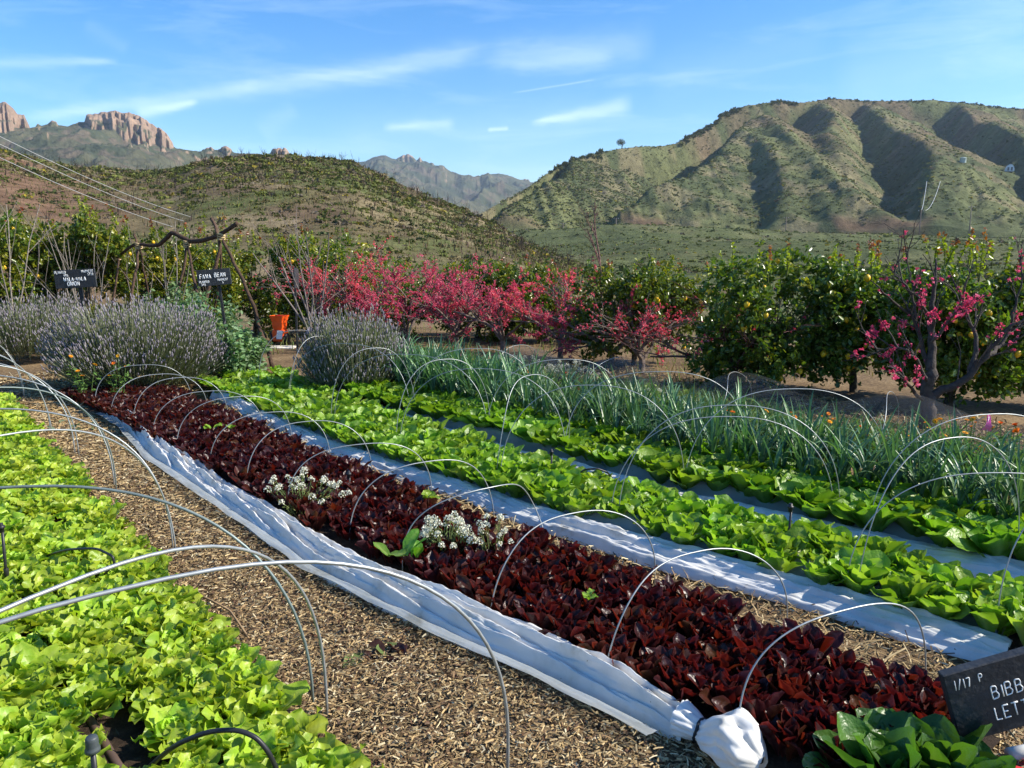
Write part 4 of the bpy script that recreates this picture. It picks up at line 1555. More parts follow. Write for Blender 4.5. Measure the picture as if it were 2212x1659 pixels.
# ------------------------------------------------------------------ signs
GL = {'A': [[(0, 0), (.3, 1), (.6, 0)], [(.12, .38), (.5, .38)]], 'B': [[(0, 0), (0, 1), (.42, .96), (.5, .76), (.4, .56), (0, .52)], [(.4, .54), (.58, .3), (.46, .05), (0, 0)]],
      'C': [[(.58, .84), (.36, 1), (.1, .84), (0, .5), (.1, .14), (.36, 0), (.6, .14)]], 'E': [[(.5, 1), (0, 1), (0, 0), (.52, 0)], [(0, .52), (.42, .52)]], 'F': [[(.52, 1), (0, 1), (0, 0)], [(0, .52), (.42, .52)]],
      'H': [[(0, 0), (0, 1)], [(.55, 0), (.55, 1)], [(0, .5), (.55, .5)]], 'I': [[(.1, 0), (.1, 1)]], 'L': [[(0, 1), (0, 0), (.5, 0)]], 'N': [[(0, 0), (0, 1), (.55, 0), (.55, 1)]],
      'O': [[(.3, 1), (.06, .82), (0, .45), (.12, .08), (.34, 0), (.58, .2), (.62, .6), (.5, .92), (.3, 1)]], 'P': [[(0, 0), (0, 1), (.42, .98), (.52, .76), (.4, .52), (0, .48)]], 'R': [[(0, 0), (0, 1), (.42, .98), (.5, .76), (.38, .54), (0, .5)], [(.25, .5), (.55, 0)]],
      'S': [[(.52, .88), (.3, 1), (.06, .84), (.12, .6), (.44, .44), (.52, .2), (.3, 0), (0, .12)]], 'T': [[(0, 1), (.6, 1)], [(.3, 1), (.3, 0)]], 'U': [[(0, 1), (.02, .25), (.2, 0), (.42, .06), (.54, .3), (.56, 1)]], 'V': [[(0, 1), (.3, 0), (.6, 1)]], 'D': [[(0, 0), (0, 1), (.4, .9), (.56, .5), (.4, .1), (0, 0)]],
      'W': [[(0, 1), (.2, 0), (.38, .7), (.56, 0), (.78, 1)]], '-': [[(.08, .48), (.45, .48)]], '/': [[(0, -.05), (.4, 1.1)]], '1': [[(.1, 0), (.16, 1)]], '7': [[(0, .96), (.46, 1), (.2, 0)]], '3': [[(.04, .92), (.32, 1), (.46, .78), (.2, .54), (.5, .34), (.36, .02), (0, .08)]],
      '0': [[(.25, 1), (.02, .6), (.1, .1), (.3, 0), (.5, .4), (.42, .9), (.25, 1)]], '5': [[(.48, 1), (.08, 1), (.04, .58), (.36, .6), (.5, .3), (.32, 0), (0, .08)]], '8': [[(.28, .54), (.06, .76), (.26, 1), (.46, .78), (.28, .54), (.02, .24), (.26, 0), (.5, .26), (.28, .54)]]}


def letter(mb, txt, x, z, h, y, sw, rg, slant=.0, wf=.8, gapf=.22, rise=0.0):
    """hand-lettered strokes on the board face"""
    cx = x
    for ch in txt:
        if ch == ' ':
            cx += .5 * h * wf
            continue
        hh = h * rg.uniform(.94, 1.06)
        wmax = 0
        for st in GL[ch]:
            P = np.array([(cx + px * hh * wf + slant * pz * hh + rg.normal() * h * .008, y, z + pz * hh + rise * (cx - x) + rg.normal() * h * .008) for px, pz in st])
            wmax = max(wmax, max(px for px, _ in st))
            if len(P) > 2:
                s = np.linspace(0, len(P) - 1, len(P) * 4)
                Q = np.stack([np.interp(s, np.arange(len(P)), P[:, k]) for k in range(3)], -1)
                if ch in 'BCDOPRSU35078':
                    Q[1:-1] = (Q[:-2] + 2 * Q[1:-1] + Q[2:]) / 4
                P = Q
            mb.tube(P, sw * rg.uniform(.85, 1.15), 5)
        cx += (wmax + gapf / wf) * hh * wf
    return cx


def sign(label, base, hgt, bw, bh, bt, pw, yaw, roll, texts, seed, boff=0.0, post_mat=M_POST, face_post=.02, bz=None, nail=True):
    rg = np.random.default_rng(seed)
    t = thing('garden_sign', label, 'sign', tuple(base))
    t.rotation_euler = (0, roll, yaw)
    mb = MB()
    mb.box((0, face_post, hgt * .5 - .05), (pw, pw * .8, hgt + .1), bev=.002)
    mb.build('post', post_mat, t, smooth=False)
    bz = hgt if bz is None else bz
    mb = MB()
    mb.box((boff, -bt * .5, bz), (bw, bt, bh), bev=.003)
    b = mb.build('board', M_BOARD, t, smooth=False)
    mb = MB()
    for (txt, x, z, h, sw) in texts:
        mb = MB()
        letter(mb, txt, boff - bw / 2 + x * bw, bz - bh / 2 + z * bh, h, -bt - .0008, sw, rg)
        mb.build('lettering', M_CHALK, b)
    if nail:
        mb = MB()
        mb.lathe([(0, 0), (.005, .0), (.007, -.003), (.006, -.006), (0, -.006)], sides=10)
        o = mb.build('screw', M_STEEL, b, loc=(boff, -bt - .001, bz + bh * .36))
        o.rotation_euler = (pi / 2, 0, 0)
    return t


# near sign at the lower right: leaning on its post
pb = RW(.50, 2.50)
SGB = sign('near black chalkboard sign reading BIBB LETTUCE, leaning at the bottom right corner', pb, .30, .50, .236, .034, .045, R(-2), R(-19), [
    ('1/17', .05, .76, .030, .0016), ('P', .20, .79, .026, .0015), ('H', .82, .84, .024, .0015), ('BIBB', .25, .50, .042, .0023), ('LETTUCE', .24, .20, .042, .0023)], 5, boff=.0, bz=.335)


def place_sign(o, target_px, local):
    """slide a sign along the ground until one board corner stands where the photo shows it"""
    bpy.context.view_layer.update()
    for _ in range(60):
        M = o.matrix_basis
        p = M @ Vector(local)
        a = proj(p)
        dx, dy = target_px[0] - a[0], target_px[1] - a[1]
        dist = math.hypot(p.x, p.y)
        o.location.x += .6 * dx / FPX * dist
        o.location.y -= .6 * dy / FPX * dist * dist / H_EYE * 1.0
    return o


place_sign(SGB, (2036, 1461), (-.25, -.034, .335 + .118))
p = G(503, 826)
sign('dark chalkboard sign reading FAVA BEAN on a slim post beside the branch trellis', p, 1.30, .40, .20, .018, .032, R(8), R(-4.5), [
    ('FAVA', .08, .46, .052, .0045), ('BEAN', .52, .50, .052, .0045), ('PLANTED', .05, .20, .026, .0026), ('3/13', .10, .03, .024, .0024), ('HARVEST', .60, .26, .026, .0026), ('5', .73, .09, .024, .0024)], 7, boff=-.04, nail=False, bz=1.33)
p = AT(185, 640, 9.6)
p[2] = 0
sign('dark chalkboard sign reading WALA-WALA ONION rising behind the big lavender', p, 1.25, .50, .225, .02, .04, R(2), R(-3), [
    ('PLANTED', .02, .80, .030, .0028), ('1/15', .24, .62, .030, .0028), ('HARVEST', .68, .80, .030, .0028), ('5/30', .82, .64, .030, .0028), ('WALA-WALA', .22, .38, .044, .0042), ('ONION', .30, .12, .050, .0046)], 9, boff=-.03, nail=False, bz=1.31)
p = AT(640, 700, 12.6)
p[2] = 0
t = thing('garden_sign', 'black signboard seen almost edge-on among the bare branches left of the pink blossom', 'sign', tuple(p), R(74))
t.rotation_euler = (0, R(4), R(97))
mb = MB()
mb.box((0, 0, .52), (.04, .03, 1.2), bev=.002)
mb.build('post', M_POST, t, smooth=False)
mb = MB()
mb.box((0, -.02, 1.22), (.42, .022, .33), bev=.003)
mb.build('board', M_BOARD, t, smooth=False)

# ------------------------------------------------------------------ woody plants
def grow(rg, p, d, L, rad, lev, maxlev, out, up=.10, wig=.16, kids=(3, 5), ang=(.5, .95), shrink=(.45, .72), start=.3, taper=.45):
    n = 7
    pts, rads = [np.array(p, float)], [rad]
    d = nrm(d)
    for i in range(n):
        d = nrm(d + rg.normal(size=3) * wig + np.array([0, 0, up]))
        pts.append(pts[-1] + d * L / n)
        rads.append(rad * (1 - (1 - taper) * (i + 1) / n))
    out.append((np.array(pts), np.array(rads), lev))
    if lev >= maxlev:
        return
    for _ in range(rg.integers(kids[0], kids[1] + 1)):
        s = rg.uniform(start, 1.0)
        i = min(n - 1, int(s * n))
        q = pts[i] + (pts[i + 1] - pts[i]) * (s * n - i)
        t = nrm(pts[i + 1] - pts[i])
        a = nrm(np.cross(t, rg.normal(size=3)))
        g = rg.uniform(*ang)
        grow(rg, q, t * cos(g) + a * sin(g), L * rg.uniform(*shrink), rads[i] * .62, lev + 1, maxlev, out, up, wig, kids, ang, shrink, start, taper)


def branch_mesh(mb, br, col, rg, minr=.0022):
    for pts, rads, lev in br:
        c = np.asarray(col) * rg.uniform(.8, 1.2)
        mb.tube(pts, np.maximum(rads, minr), 7 if lev < 2 else 4, c, False)


CIT_T = np.array([(0, -.5, 0), (-.5, -.12, .10), (-.42, .22, .10), (0, .5, -.06), (.42, .22, .10), (.5, -.12, .10)])
CIT_F = [(0, 1, 2, 3), (0, 3, 4, 5)]


def leaves(mb, rg, P, D, size, col, asp=.48, T=CIT_T, F=CIT_F, upb=.6):
    n = len(P)
    D = nrm(D)
    N_ = nrm(np.array([0, 0, upb]) + rg.normal(size=(n, 3)) * .55)
    S = nrm(np.cross(D, N_))
    Nn = np.cross(S, D)
    mb.scatter(T, F, P, S * (size * asp)[:, None], D * size[:, None], Nn * (size * .5)[:, None], col)


LEMON = MB()
LEMON.lathe([(0, -.048), (.006, -.046), (.012, -.040), (.026, -.026), (.033, -.008), (.034, .006), (.029, .022), (.017, .035), (.008, .040), (0, .041)], sides=14)
ME_LEMON = LEMON.mesh('lemon', M_LEMON)


def lemon_tree(label, px, base_y, dep, top_px_y, w_px, seed, shoots=10, lemons=20, yellow=.2, base_gap=.28):
    rg = np.random.default_rng(seed)
    p = AT(px, base_y, dep)
    p[2] = 0
    k = dep / FPX
    Ht = AT(px, top_px_y, dep)[2]
    rx = w_px * k / 2
    t = thing('lemon_tree', label, 'lemon tree', tuple(p), 0, 'lemon trees in the orchard behind the beds')
    br = []
    grow(rg, (0, 0, -.05), (rg.normal() * .1, rg.normal() * .1, 1), Ht * .45, .05, 0, 2, br, .15, .12, (4, 6), (.5, 1.0), (.6, .9))
    mb = MB()
    branch_mesh(mb, br, (0.10, 0.085, 0.065), rg)
    mb.build('trunk', M_BARK, t)
    # crown: leaves through a union of uneven lobes
    nl = 20
    lob = []
    for i in range(nl):
        a = rg.random() * 6.28
        rr_ = rx * .92 * np.sqrt(rg.random())
        z = base_gap + (Ht - base_gap) * rg.uniform(.12, .84)
        lob.append((rr_ * cos(a), rr_ * sin(a) * .75, z, rx * rg.uniform(.26, .46)))
    lob = np.array(lob)
    nt_ = 1150
    w = lob[rg.integers(nl, size=nt_)]
    d = nrm(rg.normal(size=(nt_, 3)))
    sh = rg.random(nt_) ** .45
    C = w[:, :3] + d * (w[:, 3] * sh)[:, None] * np.array([1, 1, .95])
    C[:, 2] = np.clip(C[:, 2], base_gap * .7, Ht * 1.02)
    nper = 13
    tw = nrm(d + rg.normal(size=(nt_, 3)) * .6 + np.array([0, 0, .25]))
    s = rg.random((nt_, nper))
    P = C[:, None] + tw[:, None] * (s * .15)[..., None] + rg.normal(size=(nt_, nper, 3)) * .022
    D = tw[:, None] * .5 + rg.normal(size=(nt_, nper, 3)) * .65 + np.array([0, 0, -.15])
    P, D = P.reshape(-1, 3), D.reshape(-1, 3)
    n = len(P)
    base = np.array([(0.080, 0.130, 0.018), (0.110, 0.165, 0.022), (0.055, 0.100, 0.016), (0.17, 0.20, 0.025)])
    c = base[rg.choice(4, n, p=[.38, .3, .2, .12])] * rg.uniform(.8, 1.2, (n, 1))
    twc = np.repeat(rg.random(nt_) < yellow, nper)
    c[twc] = np.array([(0.20, 0.22, 0.022), (0.26, 0.25, 0.03)])[rg.integers(0, 2, twc.sum())] * rg.uniform(.8, 1.15, (twc.sum(), 1))
    mb = MB()
    leaves(mb, rg, P, D, rg.uniform(.045, .085, n), c)
    # upright new shoots: yellow-green, with rusty tips
    stems = MB()
    for i in range(shoots):
        a = rg.random() * 6.28
        rr_ = rx * .8 * np.sqrt(rg.random())
        z0 = Ht * rg.uniform(.80, .95)
        L = rg.uniform(.14, .36) * (1.7 if i == 0 else 1)
        b0 = np.array([rr_ * cos(a), rr_ * sin(a), z0 - .1])
        dd = nrm(np.array([rg.normal() * .15, rg.normal() * .15, 1]))
        stems.tube([b0, b0 + dd * L * .5, b0 + dd * (L + .08)], [.006, .005, .002], 4, (0.12, 0.14, 0.04), False)
        m = int(26 * L / .25)
        sv = rg.random(m)
        PP = b0 + dd * (.08 + sv * L)[:, None] + rg.normal(size=(m, 3)) * .012
        DD = nrm(rg.normal(size=(m, 3)) * np.array([1, 1, .3]) + np.array([0, 0, .5]))
        red = (sv > .72) & (rg.random() < .65)
        cc = np.where(red[:, None], np.array([(0.28, 0.085, 0.035)]), np.array([(0.26, 0.30, 0.022)])) * rg.uniform(.7, 1.2, (m, 1))
        leaves(mb, rg, PP, DD, rg.uniform(.035, .065, m), cc, upb=.3)
    cr = mb.build('crown', M_CIT, t)
    stems.build('shoots', M_HERB, t)
    cand = rg.permutation(np.where(sh > .75)[0])
    side = [i for i in cand if C[i, 1] < w[i, 1] + .1][:lemons]
    for i in side:
        q = C[i] + d[i] * .03 - np.array([0, 0, .05])
        o = inst('lemon', ME_LEMON, tuple(q), rg.random() * 6.28, rg.uniform(.72, 1.0), t, (rg.normal() * .35, rg.normal() * .35))
    return t


LT = [  # label, px, base y, depth, top y, width px, shoots, lemons, yellow
    ('lemon tree farthest left, its tall crown cut by the left edge of the photo', -10, 700, 12.5, 452, 230, 8, 22, .22),
    ('lemon tree standing behind the left bare branches, left of the onion sign', 120, 700, 13.2, 466, 170, 8, 20, .22),
    ('lemon tree with one upright leafy top, just behind the onion sign', 225, 700, 13.0, 446, 135, 12, 24, .25),
    ('lemon tree behind the low left end of the branch trellis', 335, 700, 14.0, 492, 190, 8, 18, .25),
    ('lemon tree seen through the middle of the branch trellis', 440, 700, 14.4, 486, 170, 8, 14, .25),
    ('lemon tree behind the right legs of the branch trellis and the orange machine', 550, 700, 15.6, 506, 215, 8, 14, .2),
    ('yellowing lemon tree rising behind the bare forked sapling left of the blossom', 680, 700, 15.6, 500, 190, 14, 8, .4),
    ('lemon tree mostly hidden behind the left half of the pink blossom', 850, 700, 15.5, 570, 240, 7, 6, .2),
    ('lemon tree peeping over the middle of the pink blossom', 1030, 700, 15.0, 578, 240, 8, 6, .2),
    ('lemon tree with thin pale shoots over the right part of the blossom', 1170, 700, 14.2, 572, 210, 10, 8, .2),
    ('broad lemon tree just right of the pink blossom, dark beneath', 1370, 800, 11.2, 572, 270, 10, 26, .15),
    ('large lemon tree right of centre with a trunk showing under its crown', 1640, 880, 8.9, 556, 320, 12, 30, .08),
    ('lemon tree with rust-tipped shoots, between the largest one and the right-hand peach', 1840, 900, 8.9, 545, 250, 16, 30, .10),
    ('tallest lemon tree at right, behind the sparsely flowering peach', 2045, 900, 8.1, 520, 260, 18, 36, .10),
    ('lemon tree cut off by the right edge of the photo', 2235, 900, 8.0, 560, 230, 14, 28, .10),
]
for i, a in enumerate(LT):
    lemon_tree(a[0], a[1], a[2], a[3], a[4], a[5], 500 + i, a[6], a[7], a[8] + (.18 if i < 7 else 0), .10 if i < 11 else .16)

BLO_T, BLO_F = clump_template(np.random.default_rng(9), 8, .62)
BLO_T = BLO_T * np.array([1, 1, 1.0]) - np.array([0, 0, .3])


def blossom_tree(label, px, dep, base_y, top_y, w_px, seed, nblo, lev=3, col=None, bark=(0.16, 0.125, 0.105), size=(.013, .022), group='pink-flowering peach trees', trunk=.05, clump=.7, lowest=.22):
    rg = np.random.default_rng(seed)
    p = AT(px, base_y, dep)
    p[2] = 0
    Ht = AT(px, top_y, dep)[2]
    rx = w_px * dep / FPX / 2
    t = thing('peach_tree', label, 'peach tree', tuple(p), 0, group)
    br = [(np.array([(0, 0, -.05), (.01, 0, Ht * lowest * .6), (0.0, .01, Ht * lowest)]), np.array([trunk, trunk * .85, trunk * .8]), 0)]
    ns = 6
    for k in range(ns):
        a = k * 6.28 / ns + rg.normal() * .35
        el = rg.uniform(.45, 1.25)
        d = np.array([cos(a) * cos(el) * rx, sin(a) * cos(el) * rx * .8, sin(el) * (Ht - Ht * lowest)])
        L = np.linalg.norm(d) * rg.uniform(.9, 1.1)
        grow(rg, (0, 0, Ht * lowest * rg.uniform(.7, 1.0)), d, L, trunk * .55, 1, lev, br, .03, .15, (4, 6), (.4, .9), (.42, .68), .25)
    allp = np.concatenate([b[0] for b in br])
    kz = Ht / np.percentile(allp[:, 2], 99.3)
    kx = rx * 1.12 / np.percentile(np.abs(allp[:, 0]), 97)
    for b in br:
        b[0][:] = b[0] * np.array([kx, min(kx, 1.2), kz])
        b[0][:, 2] = np.maximum(b[0][:, 2], -.05)
    mb = MB()
    branch_mesh(mb, br, bark, rg, .0025)
    mb.build('trunk', M_BARK, t)
    cand = np.concatenate([np.linspace(b[0][:-1], b[0][1:], 4, axis=1).reshape(-1, 3) for b in br if b[2] >= 2])
    # flowers sit in runs along the twigs
    f = fbm(cand[:, 0] / .16 + seed, cand[:, 1] / .16 + cand[:, 2] / .13, seed, 2)
    pr = np.clip((f - (.62 - .35 * clump)) * 6, 0.02, 1)
    idx = rg.choice(len(cand), nblo, p=pr / pr.sum())
    P = cand[idx] + rg.normal(size=(nblo, 3)) * .016
    sz = rg.uniform(*size, nblo)
    X = nrm(rg.normal(size=(nblo, 3)))
    Yv = nrm(np.cross(X, rg.normal(size=(nblo, 3))))
    Zv = np.cross(X, Yv)
    pal = np.array([(0.74, 0.105, 0.17), (0.80, 0.16, 0.235), (0.56, 0.055, 0.10), (0.85, 0.28, 0.34)]) if col is None else col
    c = pal[rg.choice(4, nblo, p=[.4, .28, .2, .12])] * rg.uniform(.8, 1.1, (nblo, 1))
    mb = MB()
    mb.scatter(BLO_T, BLO_F, P, X * sz[:, None], Yv * sz[:, None], Zv * sz[:, None], c)
    mb.build('blossom', M_PETAL, t)
    return t


BT = [('pink peach tree at the left end of the blossom, behind the bare sapling', 690, 14.2, 700, 560, 200, 1100),
      ('pink peach tree rising tallest in the left part of the blossom', 775, 13.8, 700, 528, 190, 2100),
      ('densest pink peach tree, above the right side of the middle lavender', 880, 13.4, 720, 560, 210, 3000),
      ('pink peach tree at the centre of the blossom with a trunk showing below', 985, 13.0, 745, 566, 190, 2700),
      ('pink peach tree right of the blossom centre above the weedy bed', 1085, 12.6, 755, 590, 210, 2300),
      ('pink peach tree with long pale limbs, above the far end of the netting', 1210, 12.0, 757, 585, 240, 2300),
      ('pink peach tree at the right end of the blossom with a tall bare leader', 1320, 11.0, 775, 600, 270, 2100),
      ('thin pink peach tree at the right end of the blossom before a broad lemon tree', 1385, 10.6, 790, 630, 220, 900)]
for i, a in enumerate(BT):
    t = blossom_tree(a[0], a[1], a[2], a[3], a[4], a[5], 600 + i, a[6], clump=.8 if i < 4 else .62, size=(.012, .019))
    if i == 6:
        lead_tree = t
# the bare leader standing above the right end of the blossom
t = lead_tree
rg = np.random.default_rng(64)
br = []
o0 = np.array(AT(1300, 640, 11.2)) - np.array(t.location)
top = AT(1297, 475, 11.2) - np.array(t.location)
grow(rg, o0, top - o0, np.linalg.norm(top - o0), .016, 0, 2, br, .02, .06, (7, 9), (.35, .7), (.25, .5), .3)
mb = MB()
branch_mesh(mb, br, (0.16, 0.09, 0.08), rg, .0022)
mb.build('bare_leader', M_BARK, t)

blossom_tree('mostly bare peach tree with reddish twigs in front of the large lemon tree', 1583, 9.0, 850, 600, 330, 640, 90, 3, None, (0.14, 0.075, 0.065), (.014, .022), trunk=.04, clump=.1, lowest=.3)


def limb_tree(label, px, base_y, dep, limbs, seed, nblo, col, bark, group='pink-flowering peach trees', sub=(5, 8)):
    """a peach tree whose main limbs follow given curves; twigs and flowers grow from them"""
    rg = np.random.default_rng(seed)
    p = AT(px, base_y, dep)
    p[2] = 0
    t = thing('peach_tree', label, 'peach tree', tuple(p), 0, group)
    br = []
    for pts, r0, r1 in limbs:
        P = np.array([AT(x, y, dep + dd) - p for x, y, dd in pts])
        s_ = np.linspace(0, len(P) - 1, 16)
        C = np.stack([np.interp(s_, np.arange(len(P)), P[:, k]) for k in range(3)], -1)
        C[1:-1] = (C[:-2] + 2 * C[1:-1] + C[2:]) / 4
        C[1:-1] += rg.normal(size=(14, 3)) * .008
        br.append((C, np.linspace(r0, r1, 16), 1))
        if r1 > .02:
            continue
        for _ in range(rg.integers(*sub)):
            i = rg.integers(4, 15)
            tdir = nrm(C[i] - C[i - 1])
            a = nrm(np.cross(tdir, rg.normal(size=3)))
            g = rg.uniform(.4, .9)
            grow(rg, C[i], tdir * cos(g) + a * sin(g) + np.array([0, 0, .15]), rg.uniform(.18, .42), .008, 2, 3, br, .03, .10, (2, 4), (.4, .8), (.35, .6), .2)
    mb = MB()
    branch_mesh(mb, br, bark, rg, .0022)
    mb.build('trunk', M_BARK, t)
    cand = np.concatenate([np.linspace(b[0][:-1], b[0][1:], 4, axis=1).reshape(-1, 3) for b in br if b[1][-1] < .02])
    f = fbm(cand[:, 0] / .11 + seed, cand[:, 1] / .11 + cand[:, 2] / .09, seed, 2)
    low = 1.0 - .75 * sstep(1.0, 1.5, cand[:, 2])
    pr = np.clip((f - .58) * 6, 0.015, 1) * low
    idx = rg.choice(len(cand), nblo, p=pr / pr.sum())
    P = cand[idx] + rg.normal(size=(nblo, 3)) * .014
    sz = rg.uniform(.015, .022, nblo)
    X = nrm(rg.normal(size=(nblo, 3)))
    Yv = nrm(np.cross(X, rg.normal(size=(nblo, 3))))
    c = col[rg.choice(4, nblo, p=[.4, .28, .2, .12])] * rg.uniform(.8, 1.1, (nblo, 1))
    mb = MB()
    mb.scatter(BLO_T, BLO_F, P, X * sz[:, None], Yv * sz[:, None], np.cross(X, Yv) * sz[:, None], c)
    mb.build('blossom', M_PETAL, t)
    return t


limb_tree('sparsely flowering peach tree with a thick dark trunk at right', 2002, 945, 7.0, [
    ([(2002, 950, 0), (2004, 900, 0), (2004, 850, 0), (2010, 800, 0)], .075, .05), ([(2010, 800, 0), (2013, 740, .05), (2012, 680, .1), (2018, 620, .1), (2022, 560, .15)], .045, .008),
    ([(2008, 855, 0), (2050, 838, -.05), (2095, 815, -.1), (2130, 770, -.15), (2165, 720, -.2), (2225, 680, -.2)], .045, .010), ([(2095, 815, -.1), (2112, 745, 0), (2095, 690, .1), (2070, 630, .1), (2050, 585, .15)], .026, .005),
    ([(2130, 770, -.15), (2160, 750, .05), (2185, 700, .1), (2200, 640, .1), (2212, 590, .1)], .022, .005), ([(2003, 865, 0), (1975, 850, -.1), (1955, 820, -.2), (1935, 800, -.25), (1915, 790, -.3)], .020, .005),
    ([(2006, 830, 0), (1990, 800, -.1), (1975, 765, -.2), (1950, 752, -.3), (1910, 755, -.3), (1875, 748, -.3)], .020, .004), ([(2008, 800, 0), (1990, 740, .1), (1978, 690, .15), (1945, 660, .1), (1905, 630, 0), (1880, 605, 0)], .024, .004),
    ([(1978, 690, .15), (1972, 640, .15), (1965, 600, .2), (1960, 560, .2)], .014, .004), ([(2012, 700, .1), (1990, 650, -.1), (1950, 610, -.1), (1925, 585, -.1)], .014, .004), ([(2013, 740, 0), (2045, 700, -.15), (2075, 660, -.2), (2085, 610, -.2)], .016, .004)],
    653, 420, np.array([(0.78, 0.09, 0.20), (0.84, 0.15, 0.28), (0.62, 0.06, 0.14), (0.86, 0.25, 0.36)]), (0.075, 0.064, 0.058))


def bare_tree(label, px, dep, tips, seed, base_px=None, rad=.02, col=(0.22, 0.19, 0.16), kids=(2, 4), lev=1):
    rg = np.random.default_rng(seed)
    p = AT(px, 650, dep)
    p[2] = 0
    t = thing('bare_tree', label, 'bare tree', tuple(p), 0, 'leafless saplings before the orchard')
    br = []
    rad = rad * .7
    fork = np.array([0, 0, .35])
    br.append((np.array([(0, 0, -.05), (0.01, 0, .18), fork]), np.array([rad * 1.5, rad * 1.3, rad * 1.2]), 0))
    for (x, y) in tips:
        q = AT(x, y, dep + rg.normal() * .2) - p
        grow(rg, fork + rg.normal(size=3) * .02, q - fork, np.linalg.norm(q - fork), rad * .8, 1, 1 + lev, br, .02, .06, kids, (.3, .7), (.22, .5), .3)
    mb = MB()
    branch_mesh(mb, br, col, rg, .0025)
    mb.build('trunk', M_BARK, t)
    return t


bare_tree('pale leafless sapling at the far left edge before the lemon trees', 25, 11.6, [(62, 430), (35, 432), (-10, 470), (95, 520)], 701, rad=.022)
bare_tree('leafless tree with long slanting shoots left of the onion sign', 175, 11.9, [(68, 500), (40, 560), (110, 500), (160, 520), (150, 470)], 702, rad=.018)
bare_tree('leafless shoots standing directly behind the onion sign', 205, 12.2, [(250, 500), (175, 500), (215, 520)], 703, rad=.014)
bare_tree('leafless twiggy tree seen under the trellis beam', 372, 12.4, [(385, 480), (330, 520), (300, 540), (405, 500), (430, 560)], 704, rad=.018)
bare_tree('leafless branches between the two middle trellis legs', 300, 12.6, [(285, 470), (250, 560), (320, 580)], 705, rad=.014)
bare_tree('bare forked sapling with dark bark between the orange machine and the blossom', 676, 10.9, [(612, 520), (640, 545), (665, 540), (718, 500), (735, 510), (560, 540), (590, 560)], 706, rad=.026, col=(0.20, 0.165, 0.15))

# ------------------------------------------------------------------ lavender
def lavender(label, px, base_y, w_px, top_y, seed, n=2600, purple=.75):
    rg = np.random.default_rng(seed)
    p = G(px, base_y)
    d = p[1]
    Rr_ = w_px * d / FPX / 2
    p = p + np.array([0, Rr_ * .55, 0])
    dep = p[1]
    Hh = AT(px, top_y, dep)[2]
    t = thing('lavender_bush', label, 'lavender', tuple(p), 0, 'grey-green lavender bushes')
    # stems fan out from the centre to a dome
    ph = rg.random(n) * 6.28
    q = rg.random(n) ** .85
    el = np.arccos(1 - q * .97)          # from vertical to nearly flat
    lump = .90 + .22 * (fbm(np.cos(ph) * 2 * q + seed, np.sin(ph) * 2 * q, seed, 2) - .5) * 2
    tip = np.stack([Rr_ * np.sin(el) ** .8 * np.cos(ph), Rr_ * .8 * np.sin(el) ** .8 * np.sin(ph), Hh * (.26 + .74 * np.cos(el) ** .7) * rg.uniform(.74, 1.08, n)], -1) * lump[:, None]
    tip += rg.normal(size=(n, 3)) * .045
    root = tip * np.array([.66, .66, .34])
    dirn = tip - root + np.array([0, 0, .12])
    dirn[:, 2] = np.maximum(dirn[:, 2], .05)
    X = nrm(np.cross(dirn, rg.normal(size=(n, 3)))) * .0035
    T = np.array([(-1, 0, 0), (1, 0, 0), (.8, .55, 0), (-.8, .55, 0), (.6, 1, 0), (-.6, 1, 0)])
    F = [(0, 1, 2, 3), (3, 2, 4, 5)]
    mb = MB()
    c = np.array([(0.20, 0.235, 0.125), (0.25, 0.26, 0.17), (0.15, 0.19, 0.09)])[rg.integers(0, 3, n)] * rg.uniform(.8, 1.2, (n, 1))
    mb.scatter(T, F, root, X, tip - root, np.zeros((n, 3)), c)
    # narrow grey leaves along the stems
    m = n * 5
    k = rg.integers(0, n, m)
    s = rg.random(m) ** .8 * .85
    P = root[k] + (tip - root)[k] * s[:, None]
    D = nrm(dirn[k] * .9 + rg.normal(size=(m, 3)) * .28)
    c = np.array([(0.17, 0.205, 0.12), (0.21, 0.235, 0.16), (0.12, 0.155, 0.075)])[rg.integers(0, 3, m)] * rg.uniform(.75, 1.2, (m, 1))
    leaves(mb, rg, P, D, rg.uniform(.03, .05, m), c, asp=.14, upb=.2)
    mb.build('foliage', M_HERB, t)
    # flower spikes
    mb = MB()
    Ts = np.array([(0, 0, 0)] + [(cos(a), sin(a), .22) for a in (0, 1.57, 3.14, 4.71)] + [(.85 * cos(a), .85 * sin(a), .7) for a in (.78, 2.35, 3.92, 5.5)] + [(0, 0, 1.0)])
    Fs = [(0, 2, 1), (0, 3, 2), (0, 4, 3), (0, 1, 4)] + [(1, 2, 5), (2, 6, 5), (2, 3, 6), (3, 7, 6), (3, 4, 7), (4, 8, 7), (4, 1, 8), (1, 5, 8)] + [(5, 6, 9), (6, 7, 9), (7, 8, 9), (8, 5, 9)]
    sel = rg.random(n) < purple
    tp, dd = tip[sel], nrm(dirn[sel] + np.array([0, 0, .25]))
    ns = len(tp)
    A = nrm(np.cross(dd, rg.normal(size=(ns, 3))))
    B = np.cross(dd, A)
    L = rg.uniform(.030, .065, ns)
    wd = rg.uniform(.0055, .0085, ns)
    c = np.array([(0.29, 0.25, 0.315), (0.36, 0.32, 0.37), (0.26, 0.24, 0.25), (0.34, 0.33, 0.30)])[rg.choice(4, ns, p=[.34, .24, .22, .2])] * rg.uniform(.85, 1.2, (ns, 1))
    mb.scatter(Ts, np.array(Fs), tp - dd * .01, A * wd[:, None], B * wd[:, None], dd * L[:, None], c)
    mb.build('flower_spikes', M_HERB, t)
    return t


